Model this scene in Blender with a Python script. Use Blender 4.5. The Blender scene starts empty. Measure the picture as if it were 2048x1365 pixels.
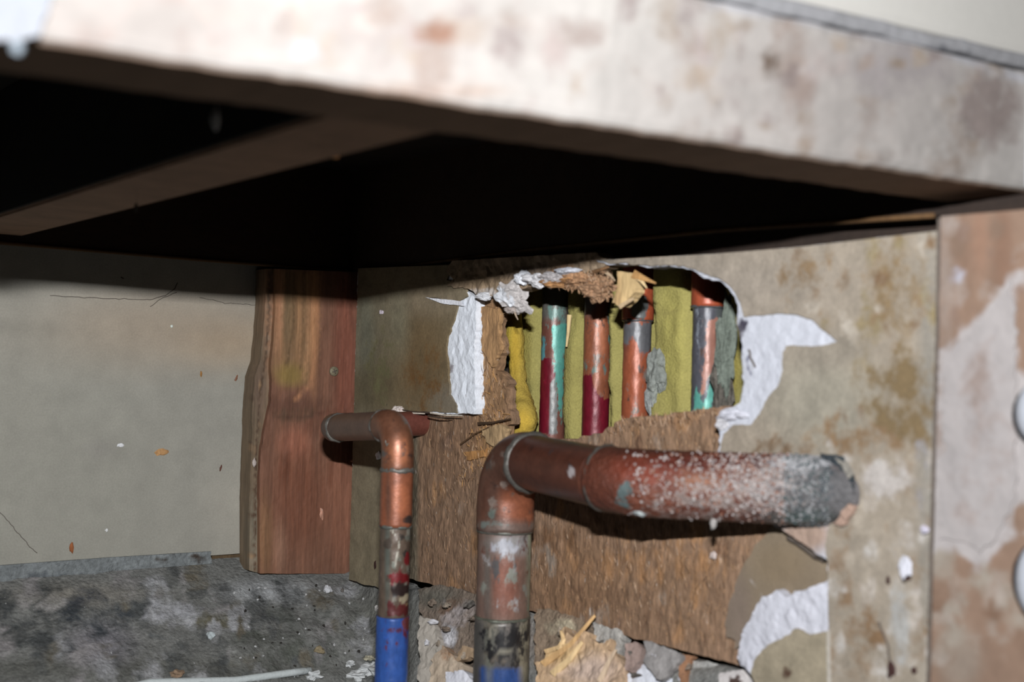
import bpy, bmesh, math, random
import numpy as np
from mathutils import Vector, Matrix, noise
from mathutils.geometry import delaunay_2d_cdt

sc = bpy.context.scene
COL = sc.collection

# ------------------------------------------------------------------ camera
F = 2478.0                      # focal length in pixels of a 2048 wide frame
D = 0.861                       # distance to the inner corner
fh = Vector((0.6088, 0.7934, 0)); rh = Vector((0.7934, -0.6088, 0)); up = Vector((0, 0, 1))
th = math.atan(73 / F); ro = math.radians(1.54)
fw = fh * math.cos(th) + up * math.sin(th)
u0 = up * math.cos(th) - fh * math.sin(th)
rg = rh * math.cos(ro) + u0 * math.sin(ro)
uu = u0 * math.cos(ro) - rh * math.sin(ro)
ZC = 0.30
CAM = -fh * D + rh * (0.1247 * D) + Vector((0, 0, ZC))
cam_d = bpy.data.cameras.new('camera'); cam = bpy.data.objects.new('camera', cam_d)
COL.objects.link(cam); sc.camera = cam
M = Matrix((rg, uu, -fw)).transposed().to_4x4(); M.translation = CAM
cam.matrix_world = M
cam_d.sensor_width = 36; cam_d.lens = 36 * F / 2048
cam_d.clip_start = 0.01; cam_d.clip_end = 20
cam_d.dof.use_dof = True; cam_d.dof.focus_distance = 0.80; cam_d.dof.aperture_fstop = 8.0

# ------------------------------------------------------------------ light: the camera's pop-up flash, dim room
w = bpy.data.worlds.new('world'); sc.world = w; w.use_nodes = True
w.node_tree.nodes['Background'].inputs[0].default_value = (0.9, 0.95, 1.0, 1)
w.node_tree.nodes['Background'].inputs[1].default_value = 0.004
ld = bpy.data.lights.new('flash', 'AREA'); ld.shape = 'RECTANGLE'; ld.size = 0.026; ld.size_y = 0.005
ld.energy = 8.0; ld.color = (0.97, 0.985, 1.0)
lo = bpy.data.objects.new('flash', ld); COL.objects.link(lo)
LP = CAM + uu * 0.0915 - fw * 0.0
ML = M.copy(); ML.translation = LP; lo.matrix_world = ML
sc.view_settings.view_transform = 'Standard'; sc.view_settings.look = 'None'
sc.view_settings.exposure = 0; sc.view_settings.gamma = 1; sc.view_settings.use_curve_mapping = False

# ------------------------------------------------------------------ helpers
def ray(px, py):
    return (fw + rg * ((px - 1024) / F) + uu * ((682.5 - py) / F))
def at(px, py, depth):
    return CAM + ray(px, py) * depth
class Pl:                       # a wall plane: origin, two axes, normal towards the room
    def __init__(s, o, u, v, n): s.o, s.u, s.v, s.n = Vector(o), Vector(u), Vector(v), Vector(n)
    def hit(s, px, py, off=0.0):
        r = ray(px, py); o = s.o + s.n * off
        t = (o - CAM).dot(s.n) / r.dot(s.n)
        p = CAM + r * t - o
        return Vector((p.dot(s.u), p.dot(s.v)))
    def pt(s, uv, off=0.0): return s.o + s.u * uv[0] + s.v * uv[1] + s.n * off
PR = Pl((0, 0, 0), (0, 1, 0), (0, 0, 1), (-1, 0, 0))       # right wall
PL = Pl((0, 0, 0), (1, 0, 0), (0, 0, 1), (0, -1, 0))       # left wall (plank front at 0, board at -0.019)

def project(co):
    d = co - np.array(CAM)
    X = d @ np.array(rg); Y = d @ np.array(uu); Z = d @ np.array(fw)
    Z = np.maximum(Z, 0.02)
    return 1024 + F * X / Z, 682.5 - F * Y / Z

def lin(c):
    c = np.array(c, float) / 255.0
    return np.where(c <= 0.04045, c / 12.92, ((c + 0.055) / 1.055) ** 2.4)

def sstep(a, b, x):
    t = np.clip((x - a) / (b - a), 0, 1); return t * t * (3 - 2 * t)
def sd_poly(px, py, P):         # positive inside
    P = np.array(P, float); n = len(P)
    d = np.full(px.shape, 1e9); ins = np.zeros(px.shape, bool)
    for i in range(n):
        x0, y0 = P[i]; x1, y1 = P[(i + 1) % n]
        ex, ey = x1 - x0, y1 - y0
        t = np.clip(((px - x0) * ex + (py - y0) * ey) / (ex * ex + ey * ey + 1e-9), 0, 1)
        d = np.minimum(d, np.hypot(px - x0 - t * ex, py - y0 - t * ey))
        c = ((y0 > py) != (y1 > py)) & (px < ex * (py - y0) / (ey if abs(ey) > 1e-9 else 1e-9) + x0)
        ins ^= c
    return np.where(ins, d, -d)
def sd_line(px, py, P, wd):
    P = np.array(P, float); d = np.full(px.shape, 1e9)
    for i in range(len(P) - 1):
        x0, y0 = P[i]; ex, ey = P[i + 1] - P[i]
        t = np.clip(((px - x0) * ex + (py - y0) * ey) / (ex * ex + ey * ey + 1e-9), 0, 1)
        d = np.minimum(d, np.hypot(px - x0 - t * ex, py - y0 - t * ey))
    return wd - d
def sd_ell(px, py, e):
    cx, cy, rx, ry = e
    return (1 - np.hypot((px - cx) / rx, (py - cy) / ry)) * min(rx, ry)

def paint(me, base, E, soft=(), hard=()):
    """colours of a surface: blended patches; hard: ragged ones whose edge the material's noise breaks up.
    each patch = (kind, shape, colour, feather px, amount)"""
    n = len(me.vertices); co = np.empty(n * 3); me.vertices.foreach_get('co', co); co = co.reshape(-1, 3)
    px, py = project(co)
    c = np.tile(lin(base) / E, (n, 1)); c2 = c.copy(); m = np.zeros(n)
    def sd(l):
        if l[0] == 'p': return sd_poly(px, py, l[1])
        if l[0] == 'e': return sd_ell(px, py, l[1])
        if l[0] == 'l': return sd_line(px, py, l[1][0], l[1][1])
    for l in soft:
        k = (sstep(-l[3], l[3], sd(l)) * l[4])[:, None]
        c = c * (1 - k) + lin(l[2]) / E * k
    for l in hard:
        k = sstep(-l[3], l[3], sd(l)) * l[4]
        b = k >= m * 0.999
        b &= k > 0.02
        c2[b] = lin(l[2]) / E
        m = np.maximum(m, k)
        if l[4] < 0: m = np.clip(m + sstep(-l[3], l[3], sd(l)) * l[4], 0, 1)
    c = np.clip(c, 0.002, 0.9); c2 = np.clip(c2, 0.002, 0.9)
    for nm, cc, a in (('Col', c, np.ones(n)), ('Col2', c2, m)):
        at_ = me.color_attributes.new(nm, 'FLOAT_COLOR', 'POINT')
        at_.data.foreach_set('color', np.concatenate([cc, a[:, None]], 1).ravel())

def mott(x0, x1, y0, y1, n, cols, seed, r=(5, 14), f=8, a=(.4, .6)):
    q = random.Random(seed)
    return [('e', (q.uniform(x0, x1), q.uniform(y0, y1), q.uniform(*r), q.uniform(*r) * 1.5), q.choice(cols), f, q.uniform(*a)) for _ in range(n)]
def E_at(p, nrm, floor=0.15):
    d = LP - Vector(p); L = d.length
    return 8.0 / (9.87 * L * L) * max(floor, (d / L).dot(Vector(nrm))) * max(0.2, (-d / L).dot(fw))

MATS = {}
def mat(name, rough=0.8, metal=0.0, n1=120, a1=0.35, n2=600, a2=0.25, bump=0.4, bs=400, stretch=(1, 1, 1),
        edge=1.0, en=150, sharp=5.0, fleck=None, fa=0.62, fs=250, spec=0.3, bd=0.0006, flat=None, tint=None):
    if name in MATS: return MATS[name]
    m = bpy.data.materials.new(name); m.use_nodes = True; nt = m.node_tree; N = nt.nodes; L = nt.links
    b = N['Principled BSDF']; b.inputs['Roughness'].default_value = rough; b.inputs['Metallic'].default_value = metal
    b.inputs['Specular IOR Level'].default_value = spec
    tc = N.new('ShaderNodeTexCoord'); mp = N.new('ShaderNodeMapping'); mp.inputs['Scale'].default_value = stretch
    L.new(tc.outputs['Object'], mp.inputs[0])
    def nz(scale, det=4, vec=None, ro=0.6):
        t = N.new('ShaderNodeTexNoise'); t.inputs['Scale'].default_value = scale; t.inputs['Detail'].default_value = det
        t.inputs['Roughness'].default_value = ro
        L.new(vec or mp.outputs[0], t.inputs['Vector']); return t.outputs['Fac']
    def mth(op, a, bb, c=None, clamp=False):
        x = N.new('ShaderNodeMath'); x.operation = op; x.use_clamp = clamp
        for i, v in enumerate((a, bb, c)):
            if v is None: continue
            if isinstance(v, (int, float)): x.inputs[i].default_value = v
            else: L.new(v, x.inputs[i])
        return x.outputs[0]
    def mix(f, a, bb, ty='MIX'):
        x = N.new('ShaderNodeMix'); x.data_type = 'RGBA'; x.blend_type = ty; x.clamp_result = False
        for i, v in ((0, f), (6, a), (7, bb)):
            if isinstance(v, (int, float)): x.inputs[i].default_value = v
            elif isinstance(v, tuple): x.inputs[i].default_value = v
            else: L.new(v, x.inputs[i])
        return x.outputs[2]
    if flat is None:
        a = N.new('ShaderNodeAttribute'); a.attribute_name = 'Col'
        a2n = N.new('ShaderNodeAttribute'); a2n.attribute_name = 'Col2'
        e = nz(en, 6, ro=0.7)
        f = mth('MULTIPLY_ADD', mth('SUBTRACT', e, 0.5), edge * 2.2, a2n.outputs['Alpha'])
        f = mth('MULTIPLY_ADD', mth('SUBTRACT', f, 0.5), sharp, 0.5, clamp=True)
        f = mth('MULTIPLY', f, mth('MULTIPLY', a2n.outputs['Alpha'], 6.0, clamp=True))
        c = mix(f, a.outputs['Color'], a2n.outputs['Color'])
    else:
        rgb = N.new('ShaderNodeRGB'); rgb.outputs[0].default_value = (*flat, 1); c = rgb.outputs[0]
    v = mth('MULTIPLY_ADD', mth('SUBTRACT', nz(n1, 5), 0.5), a1 * 3, 1.0)
    v = mth('MULTIPLY', v, mth('MULTIPLY_ADD', mth('SUBTRACT', nz(n2, 3), 0.5), a2 * 3, 1.0))
    v = mth('MAXIMUM', v, 0.08)
    cx = N.new('ShaderNodeCombineColor')
    for i in range(3): L.new(v, cx.inputs[i])
    c = mix(1.0, c, cx.outputs[0], 'MULTIPLY')
    if tint:
        t = mth('MULTIPLY_ADD', mth('SUBTRACT', nz(tint[1], 4), 0.52), 6, 0.0, clamp=True)
        c = mix(mth('MULTIPLY', t, tint[2]), c, (*tint[0], 1))
    if fleck:
        t = mth('MULTIPLY_ADD', mth('SUBTRACT', nz(fs, 4), fa), 25, 0.0, clamp=True)
        c = mix(t, c, (*fleck, 1))
    L.new(c, b.inputs['Base Color'])
    bp = N.new('ShaderNodeBump'); bp.inputs['Strength'].default_value = bump; bp.inputs['Distance'].default_value = bd
    L.new(nz(bs, 6), bp.inputs['Height']); L.new(bp.outputs[0], b.inputs['Normal'])
    MATS[name] = m; return m

def link(name, me, m, parent=None, smooth=False):
    o = bpy.data.objects.new(name, me); COL.objects.link(o)
    if m: me.materials.append(m)
    if smooth: me.polygons.foreach_set('use_smooth', [True] * len(me.polygons))
    if parent: o.parent = parent
    return o
def tag(o, label, cat, group=None, kind=None):
    if label: o['label'] = label
    if cat: o['category'] = cat
    if group: o['group'] = group
    if kind: o['kind'] = kind
    return o
def struct(o): o['kind'] = 'structure'; return o
def empty(name, loc):
    o = bpy.data.objects.new(name, None); COL.objects.link(o); o.location = (0, 0, 0); o.empty_display_size = 0.01
    return o

def ragged(poly, seg, jit, seed):
    """subdivide a closed outline and make it ragged; jit 0 on segments of points flagged with a third value"""
    out = []; n = len(poly)
    for i in range(n):
        a = poly[i]; b = poly[(i + 1) % n]
        j = 0 if len(a) > 2 else jit
        dx, dy = b[0] - a[0], b[1] - a[1]; L = math.hypot(dx, dy); k = max(1, int(L / seg))
        if L < 1e-6: continue
        nx, ny = -dy / L, dx / L
        for q in range(k):
            t = q / k; x = a[0] + dx * t; y = a[1] + dy * t
            d = j * (1.3 * noise.fractal((x * 0.035, y * 0.035, seed), 0.6, 2.0, 5) if q or j else 0)
            d += j * 0.25 * noise.noise((x * 0.3, y * 0.3, seed + 9))
            out.append((x + nx * d, y + ny * d))
    return out

def sheet(name, P, poly, off, back, m, base, soft=(), hard=(), parent=None, E=None, seg=7, jit=4, seed=0,
          step=0.003, hole=None, rough=0.0003, rs=90, hjit=3):
    """a slab cut to an outline on a wall plane, front at off, back at back, with real broken edges"""
    loops = [ragged(poly, seg, jit, seed)]
    if hole: loops.append(ragged(hole, seg, hjit, seed + 3))
    uvl = [[P.hit(x, y, off) for x, y in l] for l in loops]
    verts = []; edges = []
    for l in uvl:
        s = len(verts); verts += l; edges += [(s + i, s + (i + 1) % len(l)) for i in range(len(l))]
    nb = len(verts)
    A = [np.array([(v.x, v.y) for v in l]) for l in uvl]
    mn = A[0].min(0); mx = A[0].max(0)
    gx, gy = np.meshgrid(np.arange(mn[0], mx[0], step), np.arange(mn[1], mx[1], step))
    gx = gx + (np.arange(gx.shape[0])[:, None] % 2) * step * 0.5
    rnd = np.random.RandomState(seed + 5)
    gx = (gx + rnd.uniform(-.25, .25, gx.shape) * step).ravel(); gy = (gy + rnd.uniform(-.25, .25, gy.shape) * step).ravel()
    ok = sd_poly(gx, gy, A[0]) > step * 0.45
    if hole: ok &= sd_poly(gx, gy, A[1]) < -step * 0.45
    verts += [Vector((x, y)) for x, y in zip(gx[ok], gy[ok])]
    vo, eo, fo, *_ = delaunay_2d_cdt(verts, edges, [], 0, 1e-7)
    V = np.array([(v.x, v.y) for v in vo]); T = np.array([f for f in fo if len(f) == 3])
    cen = V[T].mean(1)
    ins = sd_poly(cen[:, 0], cen[:, 1], A[0]) > 0
    if hole: ins &= sd_poly(cen[:, 0], cen[:, 1], A[1]) < 0
    T = T[ins]
    me = bpy.data.meshes.new(name); bm = bmesh.new()
    bv = []
    for x, y in V:
        h = rough * noise.fractal((x * rs, y * rs, seed * 3.1), 0.8, 2.0, 4)
        bv.append(bm.verts.new(P.pt((x, y), off + h)))
    for t in T:
        try: bm.faces.new([bv[i] for i in t])
        except ValueError: pass
    be = [e for e in bm.edges if len(e.link_faces) == 1]
    ret = bmesh.ops.extrude_edge_only(bm, edges=be)
    for v in [g for g in ret['geom'] if isinstance(g, bmesh.types.BMVert)]:
        d = (v.co - P.o).dot(P.n); v.co -= P.n * (d - back)
    bmesh.ops.delete(bm, geom=[v for v in bm.verts if not v.link_faces], context='VERTS')
    bmesh.ops.recalc_face_normals(bm, faces=bm.faces)
    # make sure the front looks into the room
    s = sum(f.normal.dot(P.n) * f.calc_area() for f in bm.faces)
    if s < 0: bmesh.ops.reverse_faces(bm, faces=bm.faces)
    bm.to_mesh(me); bm.free()
    if E is None:
        c = V[T].mean(1).mean(0); E = E_at(P.pt(c, off), P.n)
    paint(me, base, E, soft, hard)
    return link(name, me, m, parent)

def tube(name, path, rad, m, base, soft=(), hard=(), parent=None, E=None, seg=48, cap=True, rough=0.0, step=None):
    """swept tube through path points; rad a number or a function of the arc length share"""
    P = [Vector(p) for p in path]
    if step:
        Q = [P[0]]
        for a, b in zip(P, P[1:]):
            k = max(1, int((b - a).length / step))
            Q += [a.lerp(b, (i + 1) / k) for i in range(k)]
        P = Q
    n = len(P); me = bpy.data.meshes.new(name); bm = bmesh.new(); rings = []
    t0 = (P[1] - P[0]).normalized(); ref = Vector((0.3, 0.5, 0.8)) if abs(t0.z) < 0.9 else Vector((1, 0.2, 0))
    nx = (ref - t0 * ref.dot(t0)).normalized()
    for i, p in enumerate(P):
        t = (P[min(i + 1, n - 1)] - P[max(i - 1, 0)]).normalized()
        nx = (nx - t * nx.dot(t)).normalized(); ny = t.cross(nx)
        r = rad(i / (n - 1)) if callable(rad) else rad
        ring = []
        for k in range(seg):
            a = 2 * math.pi * k / seg; d = nx * math.cos(a) + ny * math.sin(a)
            q = p + d * r
            if rough: q += d * rough * noise.fractal(q * 220, 0.7, 2, 4)
            ring.append(bm.verts.new(q))
        rings.append(ring)
    for a, b in zip(rings, rings[1:]):
        for k in range(seg): bm.faces.new((a[k], a[(k + 1) % seg], b[(k + 1) % seg], b[k]))
    if cap:
        bm.faces.new(rings[0]); bm.faces.new(rings[-1])
    bmesh.ops.recalc_face_normals(bm, faces=bm.faces)
    bm.to_mesh(me); bm.free()
    if m and base is not None:
        if E is None: E = E_at(P[n // 2], (LP - P[n // 2]).normalized()) * 0.75
        paint(me, base, E, soft, hard)
    return link(name, me, m, parent, True)

def bend(a, c, b, r, k=10):
    """arc of radius r that rounds corner c of the path a-c-b"""
    d1 = (a - c).normalized(); d2 = (b - c).normalized(); half = d1.angle(d2) / 2
    t = r / math.tan(half); ctr = c + (d1 + d2).normalized() * (r / math.sin(half))
    s = c + d1 * t - ctr; e = c + d2 * t - ctr
    ax = s.cross(e).normalized(); ang = s.angle(e)
    return [ctr + Matrix.Rotation(ang * i / k, 3, ax) @ s for i in range(k + 1)]

def box(name, c0, c1, m, base, soft=(), hard=(), parent=None, E=1.0, cuts=0, bev=0.0):
    """axis box between two corners"""
    me = bpy.data.meshes.new(name); bm = bmesh.new(); bmesh.ops.create_cube(bm, size=1)
    a = Vector(c0); b = Vector(c1)
    for v in bm.verts: v.co = Vector(((a.x + b.x) / 2 + v.co.x * (b.x - a.x), (a.y + b.y) / 2 + v.co.y * (b.y - a.y), (a.z + b.z) / 2 + v.co.z * (b.z - a.z)))
    if bev: bmesh.ops.bevel(bm, geom=bm.edges[:], offset=bev, segments=2, affect='EDGES')
    if cuts: bmesh.ops.subdivide_edges(bm, edges=bm.edges[:], cuts=cuts, use_grid_fill=True)
    bmesh.ops.recalc_face_normals(bm, faces=bm.faces); bm.to_mesh(me); bm.free()
    paint(me, base, E, soft, hard)
    return link(name, me, m, parent)

def lump(name, c, r, m, base, parent=None, E=None, seed=0, squash=(1, 1, 1), amp=0.5, sub=2, soft=(), hard=(), rot=None):
    me = bpy.data.meshes.new(name); bm = bmesh.new(); bmesh.ops.create_icosphere(bm, subdivisions=sub, radius=1)
    R = Matrix.Rotation(seed * 1.7, 3, 'Z') if rot is None else rot
    for v in bm.verts:
        k = 1 + amp * noise.fractal(v.co * 1.3 + Vector((seed * 7.3, 1, 2)), 0.7, 2, 4)
        q = Vector((v.co.x * squash[0], v.co.y * squash[1], v.co.z * squash[2])) * k * r
        v.co = R @ q + Vector(c)
    bmesh.ops.recalc_face_normals(bm, faces=bm.faces); bm.to_mesh(me); bm.free()
    if E is None: E = E_at(c, (LP - Vector(c)).normalized()) * 0.8
    paint(me, base, E, soft, hard)
    return link(name, me, m, parent)

# ------------------------------------------------------------------ materials
m_paper = mat('drywall_paper', 0.9, n1=60, a1=0.12, n2=900, a2=0.12, bump=0.25, bs=900, en=120, sharp=3.0, edge=0.9)
m_stain = mat('stained_drywall_paper', 0.9, n1=90, a1=0.28, n2=700, a2=0.2, bump=0.35, bs=500, en=90, sharp=2.2, edge=1.1,
              fleck=(0.035, 0.03, 0.025), fa=0.70, fs=420)
m_gyp = mat('gypsum_core', 0.95, n1=200, a1=0.05, n2=900, a2=0.06, bump=0.8, bs=350, en=200, sharp=6, bd=0.0009)
m_fib = mat('fibrous_particle_board', 0.9, n1=160, a1=0.42, n2=500, a2=0.42, bump=0.8, bs=330, stretch=(1, 1.2, 0.33), en=90,
            sharp=3, edge=1.0, bd=0.0015, fleck=(0.36, 0.31, 0.27), fa=0.665, fs=300)
m_wood = mat('redwood_plank', 0.75, n1=150, a1=0.42, n2=700, a2=0.32, bump=0.7, bs=400, stretch=(1, 1, 0.07), en=100, sharp=2.5,
             edge=0.8, bd=0.0005)
m_dark = mat('old_framing_lumber', 0.85, n1=60, a1=0.3, n2=300, a2=0.25, bump=0.5, bs=200, stretch=(0.4, 1, 1))
m_conc = mat('old_concrete', 0.95, n1=70, a1=0.42, n2=500, a2=0.4, bump=1.0, bs=260, en=45, sharp=1.8, edge=1.3, bd=0.0025,
             fleck=(0.5, 0.5, 0.5), fa=0.715, fs=330)
m_head = mat('plaster_smeared_beam', 0.9, n1=35, a1=0.16, n2=160, a2=0.10, bump=0.4, bs=90, en=35, sharp=1.8, edge=1.4)
m_cu = mat('weathered_copper', 0.4, 0.22, n1=90, a1=0.32, n2=420, a2=0.25, bump=0.35, bs=400, en=120, sharp=4, edge=0.9, spec=0.5,
           bd=0.0004)
m_cu_in = mat('corroded_copper', 0.40, 0.12, n1=120, a1=0.3, n2=500, a2=0.25, bump=0.5, bs=380, en=260, sharp=4, edge=1.15, spec=0.38,
              bd=0.0004, stretch=(1, 1, 0.5))
m_crust = mat('salt_crusted_copper', 0.5, 0.2, n1=120, a1=0.2, n2=420, a2=0.35, bump=1.0, bs=300, en=260, sharp=6, edge=1.2, bd=0.0016,
              spec=0.5)
m_sold = mat('solder', 0.45, 0.3, n1=150, a1=0.25, n2=600, a2=0.25, bump=0.5, bs=500, en=150, sharp=3)
m_ins = mat('fibreglass_batt', 0.95, n1=70, a1=0.16, n2=900, a2=0.22, bump=0.9, bs=700, en=60, sharp=1.5, edge=1.0, bd=0.001,
            spec=0.2)
m_cream = mat('painted_panel', 0.5, n1=40, a1=0.03, n2=400, a2=0.03, bump=0.05, bs=200)
m_white = mat('glossy_white_plastic', 0.3, n1=40, a1=0.02, n2=400, a2=0.02, bump=0.05, bs=200, spec=0.5)
m_black = mat('dirt_and_shadow_black', 0.8, n1=40, a1=0.1, n2=400, a2=0.1, bump=0.1, bs=200)  # black for dirt flecks and the fittings' painted shadow

# ================================================================== THE SETTING
# ---- left wall: taupe drywall board behind the plank
LWoff = -0.019
lw = sheet('wall_left', PL, [(-420, 430, 1), (760, 520, 1), (760, 1092, 1), (505, 1106, 1), (250, 1124, 1), (0, 1142, 1), (-420, 1172, 1)],
           LWoff, LWoff - 0.012, m_paper, (143, 140, 131), seed=1, jit=0, seg=40, step=0.008, rough=0.0002,
           E=1.15,
           soft=[('e', (330, 660, 260, 70), (156, 138, 118), 60, 0.6), ('e', (470, 690, 90, 40), (160, 138, 112), 40, 0.5),
                 ('e', (60, 1000, 260, 300), (138, 136, 126), 150, 0.5), ('e', (470, 1020, 60, 80), (166, 160, 148), 50, 0.5),
                 ('e', (200, 900, 26, 16), (128, 124, 118), 14, 0.6), ('e', (20, 640, 80, 160), (142, 138, 128), 80, 0.5)])
struct(lw)
m_crack = mat('crack_line', 0.9, flat=(0.075, 0.06, 0.05), n1=200, a1=0.1, n2=500, a2=0.1)
def crack(pts, wd=0.00022, P=PL, off=LWoff + 0.0002, parent=None, nm='hairline_crack'):
    q = []
    for i, (a, b) in enumerate(zip(pts, pts[1:])):
        k = max(2, int(math.hypot(b[0] - a[0], b[1] - a[1]) / 6))
        for j in range(k):
            t = j / k; x = a[0] + (b[0] - a[0]) * t; y = a[1] + (b[1] - a[1]) * t
            q.append(P.pt(P.hit(x + 2.2 * noise.noise((x * .09, y * .09, 3)), y + 2.2 * noise.noise((x * .09, y * .09, 8)), off), off))
    return tube(nm, q, wd, m_crack, None, parent=parent, seg=5)
for c, wd in (([(100, 592), (200, 597), (300, 600), (330, 592), (350, 578), (358, 560)], .00022),
              ([(300, 614), (322, 598), (345, 588), (362, 584)], .0002), ([(0, 1025), (30, 1060), (60, 1095), (80, 1110)], .0002),
              ([(400, 595), (450, 606), (528, 612)], .00016), ([(242, 555), (252, 560)], .0004), ([(478, 520), (470, 530)], .0002)):
    crack(c, wd, parent=lw)

# pale sill strip and a stub of the wooden sill under the left board
sill = sheet('trim_1', PL, [(-420, 1160, 1), (0, 1132, 1), (220, 1116, 1), (422, 1104), (424, 1128, 1), (240, 1142), (0, 1165), (-420, 1200, 1)],
             -0.017, -0.035, m_conc, (112, 116, 117), seed=4, jit=3, step=0.004, E=1.1, rough=0.001,
             hard=[('e', (320, 1122, 18, 10), (60, 52, 46), 5, 0.8), ('e', (395, 1118, 14, 9), (60, 52, 46), 5, 0.8), ('e', (120, 1150, 70, 10), (80, 84, 88), 6, 0.7)])
struct(sill)
sp = sheet('trim_2', PL, [(424, 1100, 1), (520, 1094, 1), (520, 1132, 1), (424, 1124, 1)], -0.022, -0.05, m_wood, (78, 62, 42), seed=5, jit=0, E=1.1, step=0.006)
struct(sp)

# ---- right wall: the fibrous board with the hole is the wall, gypsum and paper layers lie on it
HOLE = [(1003, 617), (995, 645), (998, 705), (991, 740), (1012, 761), (1016, 817), (1023, 839), (1012, 853), (1012, 880), (1090, 886),
        (1165, 872), (1210, 868), (1218, 856), (1244, 838), (1290, 835), (1381, 823), (1434, 814), (1486, 810), (1502, 779),
        (1500, 726), (1496, 677), (1486, 645), (1488, 596), (1462, 562), (1388, 538), (1330, 526), (1244, 522),
        (1200, 535), (1140, 556), (1080, 566), (1050, 578), (1010, 600)]
wr = sheet('wall_right', PR, [(712, 535, 1), (905, 528, 1), (1180, 519, 1), (1430, 509, 1), (1600, 495, 1), (1878, 463, 1), (1874, 900, 1), (1858, 1365, 1), (1853, 1440, 1),
                              (1500, 1337), (1200, 1260), (840, 1163), (700, 1128, 1)],
           0.0, -0.0065, m_fib, (138, 110, 88), seed=11, jit=2, hole=HOLE, hjit=5, step=0.0028, rough=0.0009, rs=120, E=1.35,
           soft=[('p', [(950, 600), (1012, 600), (1016, 840), (950, 845)], (158, 122, 86), 14, 0.75),
                 ('e', (990, 890, 45, 45), (176, 134, 84), 25, 0.6), ('e', (900, 900, 60, 60), (138, 106, 80), 40, 0.5),
                 ('e', (1340, 870, 120, 30), (138, 110, 86), 20, 0.6), ('e', (1150, 1170, 90, 90), (134, 100, 70), 50, 0.5),
                 ('e', (1330, 1200, 120, 90), (132, 104, 80), 60, 0.5), ('p', [(715, 820), (836, 820), (836, 1180), (715, 1160)], (118, 106, 88), 4, 1)],
           hard=[('e', (975, 700, 30, 90), (180, 140, 98), 18, 0.55), ('e', (1110, 1090, 60, 40), (118, 86, 60), 20, 0.5),
                 ('e', (1300, 1130, 160, 40), (150, 112, 78), 20, 0.5), ('e', (1210, 1200, 80, 40), (120, 92, 70), 20, 0.5),
                 ('e', (985, 935, 24, 40), (176, 134, 90), 12, 0.55)] + mott(850, 1480, 840, 1320, 90, [(150, 134, 120), (112, 84, 64), (162, 122, 86), (124, 98, 80)], 14, r=(10, 30), f=14, a=(.4, .56)))
struct(wr)
GE = 1.35
# left drywall: core, paper, exposed gypsum
LP_POLY = [(716, 537, 1), (905, 530, 1), (893, 560), (928, 574), (934, 592), (918, 602), (908, 640), (894, 672), (892, 705), (897, 740),
           (898, 790), (912, 808), (914, 826), (868, 824), (806, 822, 1), (806, 1163, 1), (770, 1180), (698, 1160, 1)]
sheet('gypsum_core', PR, [(716, 538, 1), (915, 530), (920, 575), (952, 598), (951, 640), (949, 700), (952, 760), (948, 828), (915, 829), (800, 824, 1), (800, 1160, 1), (770, 1178), (700, 1160, 1)],
      0.0065, -0.0005, m_gyp, (214, 218, 226), seed=12, jit=2.5, step=0.003, rough=0.0007, rs=200, parent=wr, E=1.05, seg=5,
      hard=[('e', (902, 737, 9, 9), (150, 146, 150), 5, 0.8), ('e', (925, 795, 14, 6), (190, 190, 196), 5, 0.5)])
sheet('drywall_paper', PR, LP_POLY, 0.0078, 0.0063, m_stain, (112, 102, 82), seed=13, jit=2.5, step=0.0028, parent=wr, E=1.02, seg=5,
      soft=[('e', (840, 720, 70, 120), (100, 80, 52), 60, 0.85), ('e', (770, 640, 40, 90), (108, 102, 84), 30, 0.6),
            ('e', (730, 700, 18, 130), (92, 96, 84), 14, 0.6), ('e', (740, 780, 50, 50), (84, 74, 52), 30, 0.7),
            ('e', (860, 600, 70, 30), (122, 110, 92), 25, 0.6), ('e', (900, 800, 40, 30), (110, 102, 90), 20, 0.7),
            ('p', [(690, 850), (850, 850), (850, 1190), (690, 1190)], (118, 108, 88), 30, 0.9), ('e', (800, 640, 14, 60), (122, 118, 98), 16, 0.5)],
      hard=[('e', (850, 760, 40, 60), (92, 66, 36), 30, 0.5), ('e', (760, 730, 30, 80), (88, 84, 58), 20, 0.5)])
# upper strip of torn paper along the top of the hole
sheet('torn_paper', PR, [(893, 538), (905, 558), (893, 571), (935, 580), (960, 594), (1000, 592), (1030, 582), (1062, 571), (1110, 560), (1175, 545), (1228, 527),
                         (1190, 505, 1), (905, 522, 1)], 0.0095, -0.001, m_stain, (134, 116, 96), seed=14, jit=4, step=0.002, rough=0.0016, rs=140, parent=wr, E=1.15, seg=5,
      soft=[('e', (960, 560, 60, 18), (140, 118, 92), 14, 0.6), ('e', (1080, 550, 50, 16), (120, 104, 92), 10, 0.6)],
      hard=[('e', (970, 585, 30, 8), (176, 168, 162), 5, 0.6), ('e', (1130, 545, 30, 12), (150, 112, 80), 6, 0.7)])
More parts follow.
